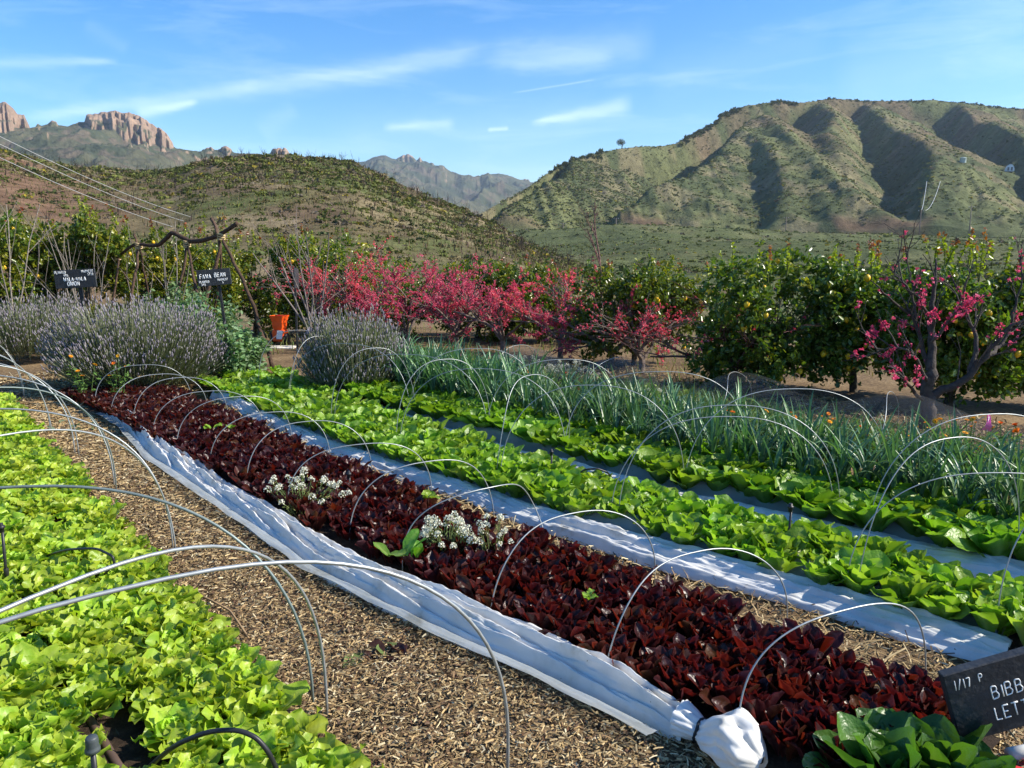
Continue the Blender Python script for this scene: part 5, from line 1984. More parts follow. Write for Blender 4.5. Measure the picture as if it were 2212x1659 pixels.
lavender('large purple-grey lavender bush in front of the onion sign', 240, 862, 425, 622, 801, 4600)
lavender('lavender bush at the far left edge, behind the largest lavender', 20, 790, 270, 612, 802, 2800)
lavender('rounded lavender bush in the middle, in front of the pink blossom', 752, 868, 245, 655, 803, 3200, .6)

# ------------------------------------------------------------------ fava beans under the trellis
def bushy(name, label, cat, p, h, r, n_st, seed, cols, lsize, group=None, per=26, mat=None, asp=.5, lean=.35, stemcol=(0.14, 0.20, 0.07)):
    rg = np.random.default_rng(seed)
    t = thing(name, label, cat, tuple(p), 0, group)
    mb, ms = MB(), MB()
    for i in range(n_st):
        a = rg.random() * 6.28
        b = np.array([cos(a), sin(a), 0]) * r * .35 * rg.random()
        tp = np.array([cos(a) * r * rg.random() ** .6, sin(a) * r * rg.random() ** .6, h * rg.uniform(.55, 1.05)])
        mid = (b + tp) / 2 + np.array([0, 0, h * .08])
        ms.tube([b, mid, tp], [.006, .005, .003], 4, stemcol, False)
        s = rg.random(per) ** .7
        P = b + (tp - b) * s[:, None] + rg.normal(size=(per, 3)) * lsize * .35
        D = rg.normal(size=(per, 3)) * np.array([1, 1, .5]) + np.array([0, 0, .3])
        c = np.array(cols)[rg.integers(0, len(cols), per)] * rg.uniform(.8, 1.2, (per, 1))
        leaves(mb, rg, P + nrm(D) * lsize * .5, D, rg.uniform(.7, 1.25, per) * lsize, c, asp=asp)
    mb.build('foliage', mat or M_HERB, t)
    ms.build('stems', M_HERB, t)
    return t


FC = [(0.15, 0.25, 0.10), (0.19, 0.29, 0.13), (0.11, 0.20, 0.075), (0.23, 0.31, 0.17)]
for i, (x, y, h, r, w) in enumerate([(345, 775, .95, .30, 'behind the large lavender, tallest, at left'), (395, 790, .90, .30, 'between the large lavender and the thick trellis leg'), (440, 800, .88, .28, 'directly behind the thick left trellis leg'),
                                     (470, 812, .74, .26, 'just left of the fava bean sign post'), (520, 818, .60, .24, 'just right of the fava bean sign post'), (548, 800, .40, .2, 'low, beside the right trellis leg'), (490, 790, .80, .26, 'behind the fava bean sign post'), (420, 770, 1.0, .28, 'at the back, under the trellis beam')]):
    bushy('fava_bean_plant', f'pale green fava bean plant {w}', 'bean plant', G(x, y + 10), h * 1.22, r * 1.15, 18, 820 + i, FC, .066, 'fava bean plants', 52, asp=.55)

# ------------------------------------------------------------------ branch trellis
def bend(P, n=30, wob=.015, seed=0):
    rg = np.random.default_rng(seed)
    P = np.array(P, float)
    s = np.linspace(0, len(P) - 1, n)
    C = np.stack([np.interp(s, np.arange(len(P)), P[:, k]) for k in range(3)], -1)
    for _ in range(2):
        C[1:-1] = (C[:-2] + 2 * C[1:-1] + C[2:]) / 4
    C[1:-1] += np.stack([(fbm(s * 1.7, s * 0 + 3 * k, seed + k, 3) - .5) * 2 * wob for k in range(3)], -1)[1:-1]
    return C


tb = AT(480, 700, 11.2)
tb[2] = 0
t = thing('branch_trellis', 'rustic bean trellis of crooked branches lashed with twine under a wavy beam', 'trellis', tuple(tb))
DB = lambda x: 12.8 - (x - 250) * .0061


def TP(x, y, dd=0.0):
    return AT(x, y, DB(x) + dd) - tb


BK = (0.075, 0.048, 0.034)
mb = MB()
mb.tube(bend([TP(x, y) for x, y in [(252, 556), (278, 537), (295, 526), (323, 531), (342, 531), (358, 514), (373, 502), (389, 511), (406, 521), (434, 521), (465, 511), (486, 500), (512, 482)]], 60, .012, 1), np.concatenate([np.linspace(.020, .036, 30), np.linspace(.036, .03, 30)]), 8, BK)
mb.build('beam', M_BARK, t)
for i, (pts, r) in enumerate([
        ([(257, 545, .0), (255, 590, -.1), (245, 632, -.2), (240, 700, -.3), (236, 770, -.35)], .018), ([(250, 560, .1), (268, 590, .25), (282, 625, .35), (300, 700, .5)], .014),
        ([(290, 505, 0), (299, 530, 0), (296, 580, -.15), (285, 640, -.3), (278, 760, -.5)], .022), ([(300, 530, .1), (308, 570, .3), (318, 610, .45), (330, 690, .7)], .016),
        ([(404, 520, 0), (399, 560, -.1), (388, 620, -.2), (378, 646, -.3), (366, 740, -.4)], .020), ([(402, 525, 0), (413, 570, -.15), (424, 620, -.3), (438, 655, -.4), (462, 760, -.6)], .021),
        ([(456, 472, .1), (470, 503, 0), (476, 530, 0), (470, 560, -.05), (462, 590, -.1), (447, 640, -.2), (440, 690, -.3), (434, 745, -.35), (432, 800, -.4)], .028),
        ([(478, 510, .0), (494, 545, 0), (514, 582, 0), (532, 625, 0), (549, 662, 0), (558, 695, 0), (570, 735, 0), (588, 793, 0)], .026),
        ([(474, 520, .2), (480, 570, .4), (468, 640, .6), (455, 700, .8)], .016)]):
    mb = MB()
    P = bend([TP(x, y, d) for x, y, d in pts], 34, .02, 20 + i)
    zb = -tb[2]
    mb.tube(P, np.linspace(r * .85, r * 1.15, 34), 7, np.array(BK) * (1.0 if i % 2 else 1.35))
    mb.build('leg', M_BARK, t)
for i, (x, y) in enumerate([(255, 556), (300, 532), (404, 528), (478, 512)]):
    q = TP(x, y)
    mb = MB()
    for k in range(5):
        ph = np.linspace(0, 6.3, 20)
        mb.tube(np.stack([q[0] + .052 * np.cos(ph), q[1] + .052 * np.sin(ph), q[2] - .03 + .017 * k + .012 * np.sin(ph + k)], -1), .008, 5, cap=False)
    mb.build('twine_lashing', M_TWINE, t)
mb = MB()
for (a, b) in [((438, 694, -.3), (562, 692, 0)), ((438, 693, -.3), (562, 691, .02)), ((562, 691, 0), (506, 684, .5)), ((432, 744, -.35), (578, 742, 0))]:
    A, B = TP(*a), TP(*b)
    mb.tube([A, (A + B) / 2 - np.array([0, 0, .012]), B], .0045, 5, cap=False)
mb.build('twine_line', M_TWINE, t)

# ------------------------------------------------------------------ orange machine in the orchard
pm = AT(604, 700, 13.9)
pm[2] = 0
k = pm[1] / FPX
t = thing('garden_shredder', 'orange garden machine with a pale chute standing under the lemon leaves', 'machine', tuple(pm), R(-12))
wM = 30 * k
hM = 62 * k
mb = MB()
mb.box((0, 0, hM * .30), (wM * .9, wM * .8, hM * .42), bev=.02)
mb.build('body', M_ORANGE, t, smooth=False)
mb = MB()
V = []
for (z, sx) in ((hM * .50, .30), (hM * .62, .38), (hM * .80, .40), (hM * 1.0, .52)):
    V.append([(-wM * sx, -wM * sx, z), (wM * sx, -wM * sx, z), (wM * sx, wM * sx, z), (-wM * sx, wM * sx, z), (-wM * sx, -wM * sx, z)])
mb.grid(np.array(V))
mb.build('hopper', M_ORANGE, t, smooth=False)
mb = MB()
mb.box((wM * .22, -wM * .48, hM * .34), (wM * .42, .02, hM * .30), rot=np.array([[1, 0, 0], [0, .94, .34], [0, -.34, .94]]))
mb.build('chute', M_PVC, t, smooth=False)
for sx in (-1, 1):
    mb = MB()
    prof = [(0, -.03), (.09, -.03), (.10, -.02), (.10, .02), (.09, .03), (0, .03)]
    mb.lathe(prof, sides=16)
    o = mb.build('wheel', M_BLACK, t, loc=(sx * wM * .5, 0, .10))
    o.rotation_euler = (0, pi / 2, 0)
mb = MB()
mb.box((0, 0, .006), (.62, .34, .024), (0.62, 0.58, 0.50), bev=.004)
o = mb.build('stone_slab', M_PLAIN, loc=tuple(pm + np.array([.12, -.55, 0])))
tag(o, 'flat pale slab on the ground in front of the orange machine', 'slab')

# ------------------------------------------------------------------ flowers and small plants
def flower_head(mb, rg, p, r, col, eye, n=13, cup=.25, facing=None):
    fz = nrm(np.array([0, 0, 1.0]) + rg.normal(size=3) * .35 if facing is None else facing)
    a = nrm(np.cross(fz, rg.normal(size=3)))
    b = np.cross(fz, a)
    for ring, rr_ in ((0, 1.0), (1, .72)):
        k = n
        ang = np.arange(k) / k * 6.28 + ring * .25
        D = np.cos(ang)[:, None] * a + np.sin(ang)[:, None] * b + fz * (cup + .25 * ring)
        D = nrm(D)
        S = nrm(np.cross(D, fz))
        T = np.array([(-.35, .12, 0), (.35, .12, 0), (.55, .75, .03), (0, 1.05, .0), (-.55, .75, .03)])
        N_ = np.cross(S, D)
        P = np.repeat(p[None], k, 0) + fz * .002 * ring
        c = np.array(col) * rg.uniform(.88, 1.1, (k, 1))
        mb.scatter(np.array([(-.3, .1, 0), (.3, .1, 0), (.5, .7, .05), (-.5, .7, .05)]), [(0, 1, 2, 3)], P, S * r * rr_ * .42, D * r * rr_, N_ * r, c)
        mb.scatter(np.array([(-.5, .7, .05), (.5, .7, .05), (0, 1.02, .0)]), [(0, 1, 2)], P, S * r * rr_ * .42, D * r * rr_, N_ * r, c)
    q = p + fz * .004
    ang = np.arange(8) / 8 * 6.28
    V = [q + fz * r * .12] + [q + (np.cos(x) * a + np.sin(x) * b) * r * .32 for x in ang]
    mb.add(V, [(0, 1 + i, 1 + (i + 1) % 8) for i in range(8)], eye)


def flower_plant(label, heads, seed, cols, eye, r=.022, leafcol=((0.10, 0.19, 0.035), (0.14, 0.23, 0.05)), nleaf=130, name='calendula_plant', cat='flowering plant', group='orange and yellow calendulas', cup=.25, foliage=True):
    """heads: world points of the flower heads; a plant with stems, leaves and each head a part"""
    rg = np.random.default_rng(seed)
    H = np.array(heads, float)
    b = H.mean(0)
    b[2] = 0
    t = thing(name, label, cat, tuple(b), 0, group)
    st, lf = MB(), MB()
    for h in H:
        h = h - b
        root = np.array([h[0] * .35, h[1] * .35 + .01, 0])
        st.tube([root, (root + h) / 2 + np.array([0, 0, .03]), h], [.004, .003, .0025], 5, (0.13, 0.21, 0.06), False)
        m = max(8, nleaf // len(H))
        s = rg.random(m) * .85
        P = root + (h - root) * s[:, None] + rg.normal(size=(m, 3)) * np.array([.035, .035, .012])
        D = rg.normal(size=(m, 3)) * np.array([1, 1, .4]) + np.array([0, 0, .25])
        c = np.array(leafcol)[rg.integers(0, len(leafcol), m)] * rg.uniform(.75, 1.2, (m, 1))
        leaves(lf, rg, P, D, rg.uniform(.03, .07, m), c, asp=.34)
    lf.build('foliage', M_HERB, t)
    st.build('stems', M_HERB, t)
    for h in H:
        mb = MB()
        flower_head(mb, rg, np.zeros(3), r * rg.uniform(.8, 1.2), cols[rg.integers(len(cols))], eye, cup=cup)
        o = mb.build('flower_head', M_PETAL, t, loc=tuple(h - b))
    return t


YEL = [(0.85, 0.42, 0.02), (0.85, 0.50, 0.03)]
ORG = [(0.85, 0.22, 0.012), (0.80, 0.28, 0.02)]
EYE = (0.25, 0.09, 0.01)
dl = G(200, 872)[1]
flower_plant('calendula with yellow blooms at the foot of the large lavender, left of two', [AT(x, y, dl - .15) for x, y in [(168, 802), (205, 788), (153, 770), (178, 812)]], 901, YEL, EYE, .024)
flower_plant('calendula with yellow-orange blooms at the foot of the large lavender, right of two', [AT(x, y, dl - .1) for x, y in [(245, 785), (255, 769), (271, 792), (236, 812)]], 902, YEL + ORG[:1], EYE, .024)
Z6 = [(760, 580), (785, 605), (995, 585), (950, 605), (1000, 635), (1030, 620), (675, 615), (400, 575), (365, 570), (610, 570), (1195, 665), (1250, 680), (1240, 720), (1600, 640), (1660, 630), (1690, 620), (1740, 640), (1535, 665), (1625, 680), (1500, 725), (1790, 625), (1855, 625), (1895, 620), (1910, 640), (1885, 665), (2020, 675), (1845, 705), (1715, 720), (1945, 800), (1790, 745)]
FP = np.array([(x * .3472 + 1444, y * .3472 + 691) for x, y in Z6])
CL = [('calendula with yellow and orange blooms behind the leeks, left of the netting hoop', (1705, 893)), ('calendula with deep orange blooms just below the netting', (1788, 905)), ('small orange calendula at the left end of the row behind the leeks', (1590, 890)), ('calendula with a few orange blooms low among the leek tips', (1865, 928)),
      ('bright yellow calendula patch in front of the flowering peach trunk', (2010, 915)), ('yellow-orange calendula patch beside the pink flag', (2100, 910)), ('low calendula half hidden in the leek tips at right', (2080, 950))]
cen = np.array([c[1] for c in CL])
own = np.argmin(((FP[:, None] - cen[None]) ** 2).sum(-1), 1)
for i, (lab, _) in enumerate(CL):
    pts = [G(x, y, .35) for x, y in FP[own == i]]
    if pts:
        flower_plant(lab, pts, 910 + i, (YEL if i >= 4 else ORG + YEL[:1]), EYE, .024)
flower_plant('orange poppies with cupped petals at the right edge behind the leeks', [G(x, y, .42) for x, y in [(2161, 916), (2199, 934), (2194, 920)]], 920, [(0.85, 0.17, 0.008)], (0.5, .2, .02), .030, nleaf=220, name='poppy_plant', cat='poppy', group='poppies', cup=.9)
flower_plant('magenta flowers at the left end of the weedy strip, beside the middle lavender', [G(x, y, .30) for x, y in [(985, 775), (993, 768), (1004, 776), (978, 783)]], 921, [(0.62, 0.12, 0.50)], (0.4, .3, .1), .030, nleaf=120, name='pink_flower_plant', cat='flowering plant', group=None)
flower_plant('few orange blooms near the far end of the weedy strip under the netting', [G(x, y, .35) for x, y in [(1140, 803), (1240, 788), (1222, 806)]], 922, ORG, EYE, .026, nleaf=90)


def alyssum(label, p, heads, seed, spread, h, nfl=46, leafn=260, hr=.022):
    rg = np.random.default_rng(seed)
    t = thing('white_alyssum', label, 'white flowers', tuple(p), 0, 'white alyssum clumps')
    fl, st, lf = MB(), MB(), MB()
    P0, C0 = [], []
    for i in range(heads):
        a, q = rg.random() * 6.28, np.sqrt(rg.random())
        tip = np.array([cos(a) * q * spread[0], sin(a) * q * spread[1], h * (1.0 - .5 * q * q) * rg.uniform(.8, 1.1)])
        root = tip * np.array([.2, .2, 0])
        st.tube([root, (root + tip) / 2 + np.array([0, 0, .02]), tip], [.002, .002, .0015], 4, (0.20, 0.25, 0.09), False)
        d = nrm(rg.normal(size=(nfl, 3)))
        d[:, 2] = np.abs(d[:, 2]) * 1.5 - .35
        P0.append(tip + d * hr * rg.uniform(.7, 1.15) * np.array([1, 1, 1.0]))
        C0.append(np.array([(0.78, 0.77, 0.63)]) * rg.uniform(.82, 1.08, (nfl, 1)))
        m = leafn // heads + 1
        s = rg.random(m)
        PP = root + (tip - root) * s[:, None] + rg.normal(size=(m, 3)) * .014
        leaves(lf, rg, PP, nrm(tip - root) + rg.normal(size=(m, 3)) * .6, rg.uniform(.014, .030, m), np.array([(0.19, 0.25, 0.08), (0.27, 0.29, 0.10), (0.13, 0.19, 0.06)])[rg.integers(0, 3, m)], asp=.22)
    P0, C0 = np.concatenate(P0), np.concatenate(C0)
    n = len(P0)
    X = nrm(rg.normal(size=(n, 3)))
    Yv = nrm(np.cross(X, rg.normal(size=(n, 3))))
    T = np.array([(-1, -.35, 0), (-.35, -1, .1), (.35, -1, .1), (1, -.35, 0), (1, .35, .1), (.35, 1, 0), (-.35, 1, 0), (-1, .35, .1)])
    sz = rg.uniform(.0030, .0048, n)
    mb = MB()
    mb.scatter(T, np.array([(0, 1, 2, 3), (0, 3, 4, 7), (4, 5, 6, 7)]), P0, X * sz[:, None], Yv * sz[:, None], np.cross(X, Yv) * sz[:, None], C0)
    mb.build('blossom', M_WHITE, t)
    st.build('stems', M_HERB, t)
    lf.build('foliage', M_HERB, t)
    return t


alyssum('white alyssum clump leaning over the row cover from the left half of the red bed', G(655, 1122), 30, 931, (.30, .14), .30, 42, 900, .021)
alyssum('dense white alyssum clump in the middle of the red lettuces', G(965, 1232), 36, 932, (.15, .11), .30, 42, 900, .021)
alyssum('thin straggly alyssum stems just right of the dense white clump in the red bed', G(1062, 1238), 16, 933, (.11, .07), .30, 30, 200, .017)
alyssum('white flower mound behind the leeks, in front of the netting hump', G(1225, 835), 46, 934, (.40, .22), .30, 40, 900, .03)
alyssum('white flower patch at the far end of the weedy strip', G(1110, 812), 34, 935, (.38, .22), .30, 34, 700, .028)
alyssum('small pale alyssum patch beside the dip in the netting', G(1395, 885), 26, 936, (.26, .18), .22, 30, 500, .024)


def sprout(label, px, py, z, seed, n, L, W, cols, pit=(1.2, .4), name='green_seedling', cat='seedling', group=None, cm=(.3, .42, .1), mat=None, rad=.015):
    rg = np.random.default_rng(seed)
    mb = MB()
    for i in range(n):
        leaf(mb, rg, (rg.normal() * rad, rg.normal() * rad, 0), i * 2.4 + rg.normal() * .3, rg.uniform(pit[1], pit[0]), rg.uniform(-.2, .5), L * rg.uniform(.8, 1.2), W * rg.uniform(.8, 1.2), 7, 8, .3, .004, 1.5, np.array(cols[i % len(cols)]), np.array(cm), 1.2, rg.normal() * .4)
    p = G(px, py, z)
    o = mb.build(name, mat or M_ROMA, loc=tuple(p))
    return tag(o, label, cat, group)


LG = [(0.22, 0.38, 0.03), (0.28, 0.44, 0.04)]
sprout('light green seedling poking out of the far red lettuces', 455, 925, .16, 941, 5, .07, .022, LG)
sprout('single pale green leaf on the far red lettuces', 503, 926, .17, 942, 2, .06, .024, LG)
sprout('yellow-green seedling beside the bent tube in the red bed', 925, 1075, .15, 943, 6, .07, .026, LG)
sprout('two upright spinach-like leaves left of the dense white alyssum', 893, 1205, .13, 944, 4, .13, .032, [(0.12, 0.26, 0.03)], (1.5, .9))
sprout('broad green leaf lying on the red lettuces left of the dense white alyssum', 838, 1198, .15, 945, 2, .12, .034, [(0.13, 0.27, 0.035)], (.5, .1))
sprout('tiny green seedling in the near part of the red bed', 1272, 1292, .17, 946, 4, .05, .017, LG)
sprout('wilted red lettuce leaves discarded on the straw path', 822, 1405, .0, 947, 5, .11, .04, [(0.05, 0.02, 0.016), (0.16, 0.2, 0.06)], (.3, .02), 'discarded_leaves', 'leaves', None, (.12, .1, .05), M_RED, .06)
sprout('grey-green cut leaves piled on the straw path near the far hoops', 165, 925, .0, 948, 16, .12, .03, [(0.13, 0.20, 0.10), (0.17, 0.24, 0.13)], (.4, .02), 'discarded_leaves', 'leaves', None, (.2, .27, .15), M_HERB, .12)

# the two dark green lettuces under the near sign
me_dark = [lettuce_mesh('dark_green_lettuce', M_ROMA, 950 + k, 26, (.11, .20), (.034, .056), 1.45, .75, .35, .005, [(0.055, 0.14, 0.022), (0.075, 0.18, 0.026), (0.045, 0.12, 0.022)], (.10, .2, .06), .04, 9, 10, 1.5, 1.5, 1.3, curl=.35, twist=.3) for k in range(2)]
for i, (x, y, lab) in enumerate([(1912, 1752, 'dark green lettuce at the bottom edge just left of the near sign, leftmost of three'), (2005, 1742, 'dark green lettuce partly behind the left end of the near sign board'), (2098, 1775, 'dark green lettuce right below the near sign board beside its post')]):
    q = G(x, y)
    o = inst('dark_green_lettuce', me_dark[i % 2], (q[0], q[1], .02), i * 2.1, (1.25, 1.2, .95)[i])
    tag(o, lab, 'lettuce', 'dark green lettuces under the near sign')

# ------------------------------------------------------------------ weedy strip beyond the leeks
rg = np.random.default_rng(970)
mb = MB()
n = 20000
u = rg.uniform(0.8, 9.2, n)
w = rg.uniform(5.4, 6.7, n)
dens = fbm(u * 1.6, w * 2.2, 971, 3)
keep = dens + .25 * rg.random(n) > .54
u, w = u[keep], w[keep]
n = len(u)
P = UD * u[:, None] + WD * w[:, None]
hh = rg.uniform(.08, .30, n)
a = rg.random(n) * 6.28
X = np.stack([np.cos(a), np.sin(a), 0 * a], -1) * rg.uniform(.0025, .006, n)[:, None]
Yv = rg.normal(size=(n, 3)) * np.array([.09, .09, .02])
T = np.array([(-1, 0, 0), (1, 0, 0), (.8, .3, .55), (-.8, .3, .55), (.1, 1, 1), (-.1, 1, 1)])
c = np.array([(0.16, 0.24, 0.05), (0.22, 0.28, 0.07), (0.10, 0.18, 0.05), (0.28, 0.25, 0.12)])[rg.choice(4, n, p=[.4, .25, .25, .1])] * rg.uniform(.75, 1.2, (n, 1))
mb.scatter(T, [(0, 1, 2, 3), (3, 2, 4, 5)], P, X, Yv, np.stack([0 * hh, 0 * hh, hh], -1), c)
m = 16000
k = rg.integers(0, n, m)
PP = P[k] + rg.normal(size=(m, 3)) * .05
PP[:, 2] = rg.uniform(.02, .22, m)
leaves(mb, rg, PP, rg.normal(size=(m, 3)) * np.array([1, 1, .4]) + np.array([0, 0, .3]), rg.uniform(.02, .055, m), np.array([(0.13, 0.22, 0.045), (0.19, 0.27, 0.06), (0.09, 0.16, 0.05)])[rg.integers(0, 3, m)] * rg.uniform(.8, 1.2, (m, 1)), asp=.4)
o = mb.build('weedy_ground_cover', M_HERB)
o['kind'] = 'stuff'
# sparse grass on the orchard floor, at the foot of the trees and around the trellis
mb = MB()
n = 9000
x = rg.uniform(-9, 7, n)
y = rg.uniform(8.8, 17, n)
keep = (fbm(x / 1.3, y / 1.3, 975, 3) > .50) & (x * -.67 + y * .74 > 0) & (x * .743 + y * .669 > 6.9 - .4 * (x < -3) * 6)
x, y = x[keep], y[keep]
n = len(x)
hh = rg.uniform(.04, .16, n)
a = rg.random(n) * 6.28
X = np.stack([np.cos(a), np.sin(a), 0 * a], -1) * rg.uniform(.004, .010, n)[:, None]
mb.scatter(T, [(0, 1, 2, 3), (3, 2, 4, 5)], np.stack([x, y, 0 * x - .01], -1), X, rg.normal(size=(n, 3)) * .05, np.stack([0 * hh, 0 * hh, hh], -1), np.array([(0.13, 0.20, 0.04), (0.20, 0.22, 0.07), (0.27, 0.22, 0.11)])[rg.integers(0, 3, n)])
o = mb.build('orchard_grass', M_HERB)
o['kind'] = 'stuff'
RL = [(1090, 822), (1125, 830), (1168, 838), (1195, 848), (1230, 860), (1262, 868), (1150, 822), (1300, 885)]
for i, (x, y) in enumerate(RL):
    q = G(x, y)
    o = inst('red_lettuce', me_red[i % 6], (q[0], q[1], .02), i * 1.3, 1.35)
    tag(o, 'dark red lettuce head in the weedy strip behind the leeks', 'lettuce', 'red lettuces in the weedy strip')

# bird netting on low hoops along the far side
NW, NH_ = 6.72, .42
hoops_n = [1.2, 2.5, 4.0, 5.6, 7.2]
for i, u in enumerate(hoops_n):
    hoop(RW(u, NW - .55), RW(u + .25, NW + .5), NH_ + .02, .003, M_WIRE, f'low hoop holding up the dark netting before the trees, {ordinal(i)}', 'hoops under the netting', 0, 980 + i, .9)
us = np.linspace(.7, 7.7, 150)
q = np.linspace(0, 1, 30)
near = np.min(np.abs(us[:, None] - np.array(hoops_n)[None]), 1)
sag = 1 - .42 * sstep(0, .75, near)
fallen = sstep(4.3, 4.8, us) * sstep(5.3, 4.9, us)
sag = sag * (1 - .6 * fallen)
Wg = NW - .62 + 1.2 * q[None] + .08 * (fbm(us[:, None], q[None] * 2, 985, 3) - .5)
Zg = NH_ * sag[:, None] * np.sin(pi * q[None]) ** .7 + .03 * (fbm(us[:, None] * 3, q[None] * 4, 986, 3)) + .012
V = UD * us[:, None, None] + WD * Wg[..., None]
V[..., 2] = Zg
c0 = RW(4, NW)
mb = MB()
mb.grid(V - c0)
o = mb.build('bird_netting', M_NET, loc=tuple(c0))
tag(o, 'dark see-through netting sagging between low hoops in front of the orchard trees', 'netting')

# pink flag, twig, pipe and red plastic
q = G(2128, 975)
t = thing('marker_flag', 'bright pink flag of plastic ribbon among the orange flowers at right', 'flag', tuple(q))
mb = MB()
mb.tube([(0, 0, -.02), (0, 0, .30)], .002, 6)
mb.build('stake', M_STEEL, t)
mb = MB()
v = np.linspace(0, 1, 9)
V = np.stack([np.stack([(-.010 - .022 * v) * 1 + .010 * np.sin(v * 5), .01 * np.sin(v * 7), .31 - .13 * v], -1), np.stack([.010 + .030 * v + .006 * np.sin(v * 9), .012 * np.cos(v * 5), .315 - .15 * v], -1)], 1)
mb.grid(V)
mb.build('ribbon', M_PINK, t)
tubing([G(425, 1283, .015), G(462, 1300, .035), G(497, 1319, .02), G(518, 1350, .03), G(537, 1378, .012)], .005, 'dry forked twig lying at the edge of the straw path', surf('dry_twig', (0.30, 0.20, 0.11), .9, .1, 0, .3, 30), 'twig', 'twig')
pp = G(2190, 1640)
t = thing('pvc_pipe', 'white plastic pipe with an elbow at the bottom right behind the near sign', 'pipe', tuple(pp))
mb = MB()
mb.tube([(-.03, -.02, .03), (.04, -.005, .033), (.30, .05, .035)], .021, 16)
mb.build('pipe', M_PVC, t)
mb = MB()
mb.tube([(.045, -.002, .033), (.10, .008, .034)], .027, 16)
mb.build('elbow', M_PVC, t)
q = G(2185, 1668)
mb = MB()
V = np.array([[(-.05 + .12 * i, -.03 + .05 * j, .02 + .012 * math.sin(i * 3 + j * 2)) for i in np.linspace(0, 1, 7)] for j in np.linspace(0, 1, 5)])
mb.grid(V)
mb.box((.02, .0, .010), (.16, .06, .018), bev=.004)
o = mb.build('plastic_scoop', M_REDPL, loc=tuple(q))
tag(o, 'red plastic piece on the ground at the bottom right corner', 'plastic piece')
q = G(1858, 1668)
mb = MB()
mb.tube([(0, 0, .02), (.10, .02, .022)], .018, 14)
o = mb.build('pvc_pipe', M_PVC, loc=tuple(q))
tag(o, 'short white pipe end at the bottom edge between the knotted cover and dark lettuces', 'pipe')

# ------------------------------------------------------------------ on the hills: poles, lines, shed, tank, ridge tree
def on_right(px, py, r=None):
    az, el = azel(px, py)
    rs = np.linspace(ROAD_R - 12, 880, 1400) if r is None else np.array([r])
    z = z_right(np.full_like(rs, az), rs)
    if r is None:
        e = np.arctan2(z - H_EYE, rs)
        i = int(np.argmax(e >= el)) if (e >= el).any() else int(np.argmax(e))
    else:
        i = 0
    return np.array([rs[i] * sin(az), rs[i] * cos(az), z[i]])


pole_tops = []
for i, (x, y0, y1, lab) in enumerate([(1216, 514, 478, 'utility pole by the road farthest left, above the blossom'), (1330, 520, 474, 'utility pole by the road second from left'), (1356, 521, 497, 'short utility pole by the road right of the second one'), (1696, 517, 472, 'utility pole by the road above the large lemon tree'),
                                      (1985, 512, 458, 'utility pole at the mouth of the side valley, wires climbing from it'), (2092, 517, 458, 'utility pole by the road farthest right')]):
    p = on_right(x, y0, ROAD_R - 2.5)
    h = (y0 - y1) / FPX * ROAD_R
    t = thing('utility_pole', lab, 'utility pole', tuple(p), 0, 'utility poles along the road')
    mb = MB()
    mb.tube([(0, 0, -.5), (0, 0, h)], [.22, .15], 8, (0.16, 0.13, 0.11))
    mb.build('pole', M_BARK, t)
    mb = MB()
    mb.box((0, 0, h * .95), (2.2, .14, .16), (0.15, 0.12, 0.10))
    mb.build('crossarm', M_BARK, t, smooth=False)
    for sx in (-.95, .95):
        mb = MB()
        mb.lathe([(0, h * .95 + .36), (.09, h * .95 + .34), (.11, h * .95 + .1), (.05, h * .95 + .06)], (sx, 0, 0), 8, (0.4, 0.4, 0.42))
        mb.build('insulator', M_PLAIN, t)
    pole_tops.append(p + np.array([0, 0, h * .95 + .3]))


def cable(A, B, sag, r, mat, label, name='power_line', cat='power line', group=None):
    s = np.linspace(0, 1, 30)
    A, B = np.array(A), np.array(B)
    P = A + (B - A) * s[:, None] - np.array([0, 0, 1]) * (4 * sag * s * (1 - s))[:, None]
    c = (A + B) / 2
    mb = MB()
    mb.tube(P - c, r, 5)
    o = mb.build(name, mat, loc=tuple(c))
    return tag(o, label, cat, group)


M_CABLE = surf('aluminium_cable', (0.55, 0.55, 0.54), .4, .5, .3, .1, 1)
E_ = on_right(2010, 412)
cable(pole_tops[4], E_ + np.array([-2, 0, 4]), 3, .09, M_CABLE, 'thin wire climbing the side valley from the pole, left one of two')
cable(pole_tops[4] + np.array([1.6, 0, 0]), E_ + np.array([4, 0, 4]), 3, .09, M_CABLE, 'thin wire climbing the side valley from the pole, right one of two')
for i, (ya, yb, lab) in enumerate([(287, 484, 'uppermost of three pale power lines crossing the near hill at left'), (304, 497, 'middle one of three pale power lines crossing the near hill at left'), (334, 512, 'lowest of three pale power lines crossing the near hill at left')]):
    A = AT(-40, ya - 12, 30)
    B = AT(505 if i < 2 else 500, yb + 6, 62)
    cable(A, B, .55, .013, M_CABLE, lab, group='power lines over the near hill')
cable(AT(505, 496, 62), AT(990, 566, 88), .7, .014, M_CABLE, 'power line running on from the trellis top toward the blossom', group='power lines over the near hill')

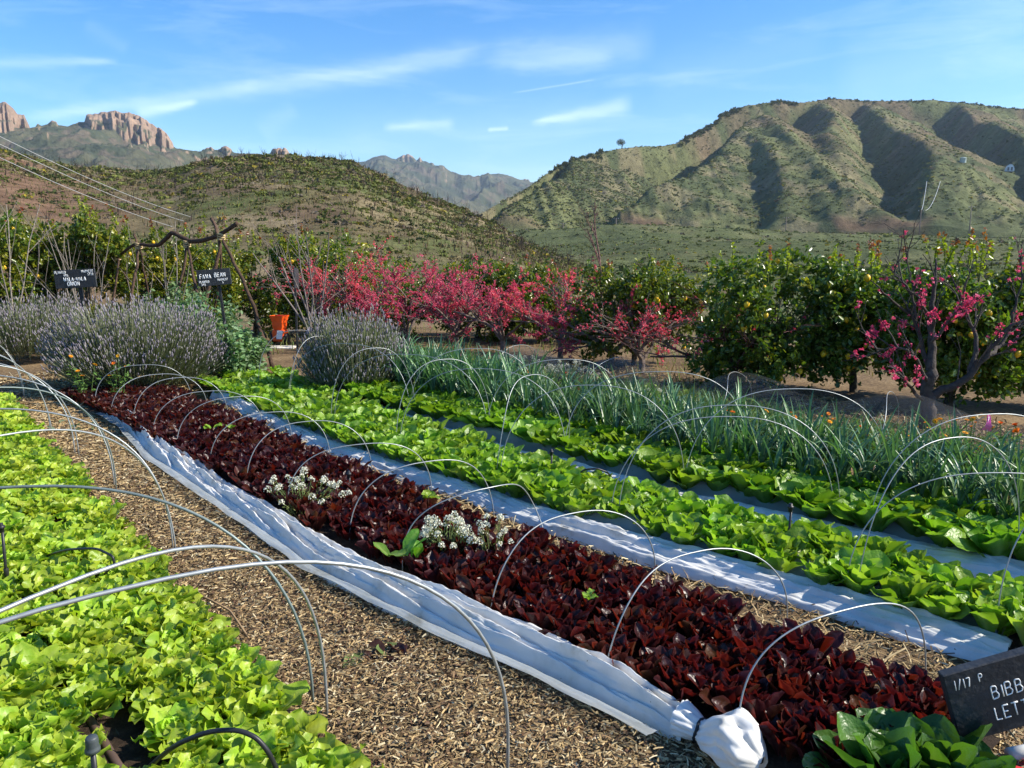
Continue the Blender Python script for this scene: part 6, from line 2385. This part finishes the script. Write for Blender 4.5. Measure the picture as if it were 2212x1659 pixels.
p = on_right(2180, 371)
t = thing('hill_shed', 'small white arched shed high on the right hillside', 'shed', tuple(p), R(-25))
k = np.hypot(p[0], p[1]) / FPX
wS, hS = 13 * k, 12 * k
a = np.linspace(0, pi, 15)
prof = np.stack([-np.cos(a) * wS / 2, np.maximum(np.sin(a), 0) ** .8 * hS], -1)
mb = MB()
V = np.array([[(x, yy, z) for x, z in prof] for yy in (-wS * .7, 0, wS * .7)])
mb.grid(V, (0.8, 0.8, 0.8))
for yy in (-wS * .7, wS * .7):
    mb.add([(x, yy, z) for x, z in prof] + [(0, yy, 0)], [(i, i + 1, 15) for i in range(14)], (0.78, 0.78, 0.78))
mb.build('shell', M_PLAIN, t)
for sx in (-.22, .18):
    mb = MB()
    mb.box((sx * wS, -wS * .7 - .06, hS * .34), (wS * .22, .08, hS * .5), (0.16, 0.17, 0.18))
    mb.build('door' if sx > 0 else 'window', M_PLAIN, t, smooth=False)
p = on_right(2080, 350)
k = np.hypot(p[0], p[1]) / FPX
mb = MB()
mb.lathe([(0, 8.2 * k), (3 * k, 7.8 * k), (5.2 * k, 7 * k), (5.4 * k, 6.6 * k), (5.2 * k, 6.4 * k), (5.2 * k, -2 * k)], sides=20, col=(0.42, 0.50, 0.46))
o = mb.build('water_tank', M_PLAIN, loc=tuple(p))
tag(o, 'pale green water tank on the ridge left of the white shed', 'water tank')

rg = np.random.default_rng(990)
p = on_right(1341, 320, 596)
az, el = azel(1341, 321)
rr_ = float(np.interp(az, rh_az, rh_rc))
p = np.array([rr_ * sin(az), rr_ * cos(az), H_EYE + math.tan(el) * rr_ - .3])
k = rr_ / FPX
t = thing('ridge_tree', 'lone round-crowned tree standing on the skyline of the right hill', 'tree', tuple(p))
br = []
grow(rg, (0, 0, -1), (0.05, 0, 1), 13 * k, .28, 0, 2, br, .1, .12, (4, 5), (.4, .9), (.5, .7))
mb = MB()
branch_mesh(mb, br, (0.07, 0.06, 0.05), rg, .05)
mb.build('trunk', M_BARK, t)
mb = MB()
n = 900
d = nrm(rg.normal(size=(n, 3)))
P = np.array([0, 0, 13.5 * k]) + d * (rg.random(n) ** .45)[:, None] * np.array([9.5, 8, 7.2]) * k
P = P[P[:, 2] > 7 * k]
leaves(mb, rg, P, rg.normal(size=(len(P), 3)), rg.uniform(.3, .6, len(P)), np.array([(0.08, 0.10, 0.045)]) * rg.uniform(.7, 1.3, (len(P), 1)), asp=.7)
mb.build('crown', M_BUSH, t)
# thickets and small trees along the skyline of the right hill
n = 420
pxs = np.concatenate([rg.uniform(1190, 1300, 90), rg.uniform(1470, 1600, 140), rg.uniform(1660, 1720, 90), rg.uniform(1760, 2212, 100)])
T_, El = np.array([azel(x, 300)[0] for x in pxs]), None
rc = np.interp(T_, rh_az, rh_rc) - rg.uniform(0, 8, n)
P = np.stack([rc * np.sin(T_), rc * np.cos(T_), z_right(T_, rc) - .2], -1)
sz = np.where(pxs < 1610, rg.uniform(.8, 2.4, n), rg.uniform(.5, 2.0, n))
scrub('skyline_thicket', M_BUSH, P, sz, SC[rg.integers(0, 3, n)] * .75, n=24, flat=1.1, leaf=.4, seed=6)


# ------------------------------------------------------------------ the air between here and the mountains
mb = MB()
mb.box((0, 1500, 226), (11200, 11200, 462))
m, nt, N, L = new_mat('air')
out = N('ShaderNodeOutputMaterial')
pv = N('ShaderNodeVolumePrincipled')
pv.inputs['Color'].default_value = (0.70, 0.84, 1.0, 1)
pv.inputs['Density'].default_value = 0.00010
pv.inputs['Anisotropy'].default_value = 0.2
L(pv.outputs[0], out.inputs['Volume'])
haze = mb.build('haze', m, smooth=False)
haze['kind'] = 'stuff'
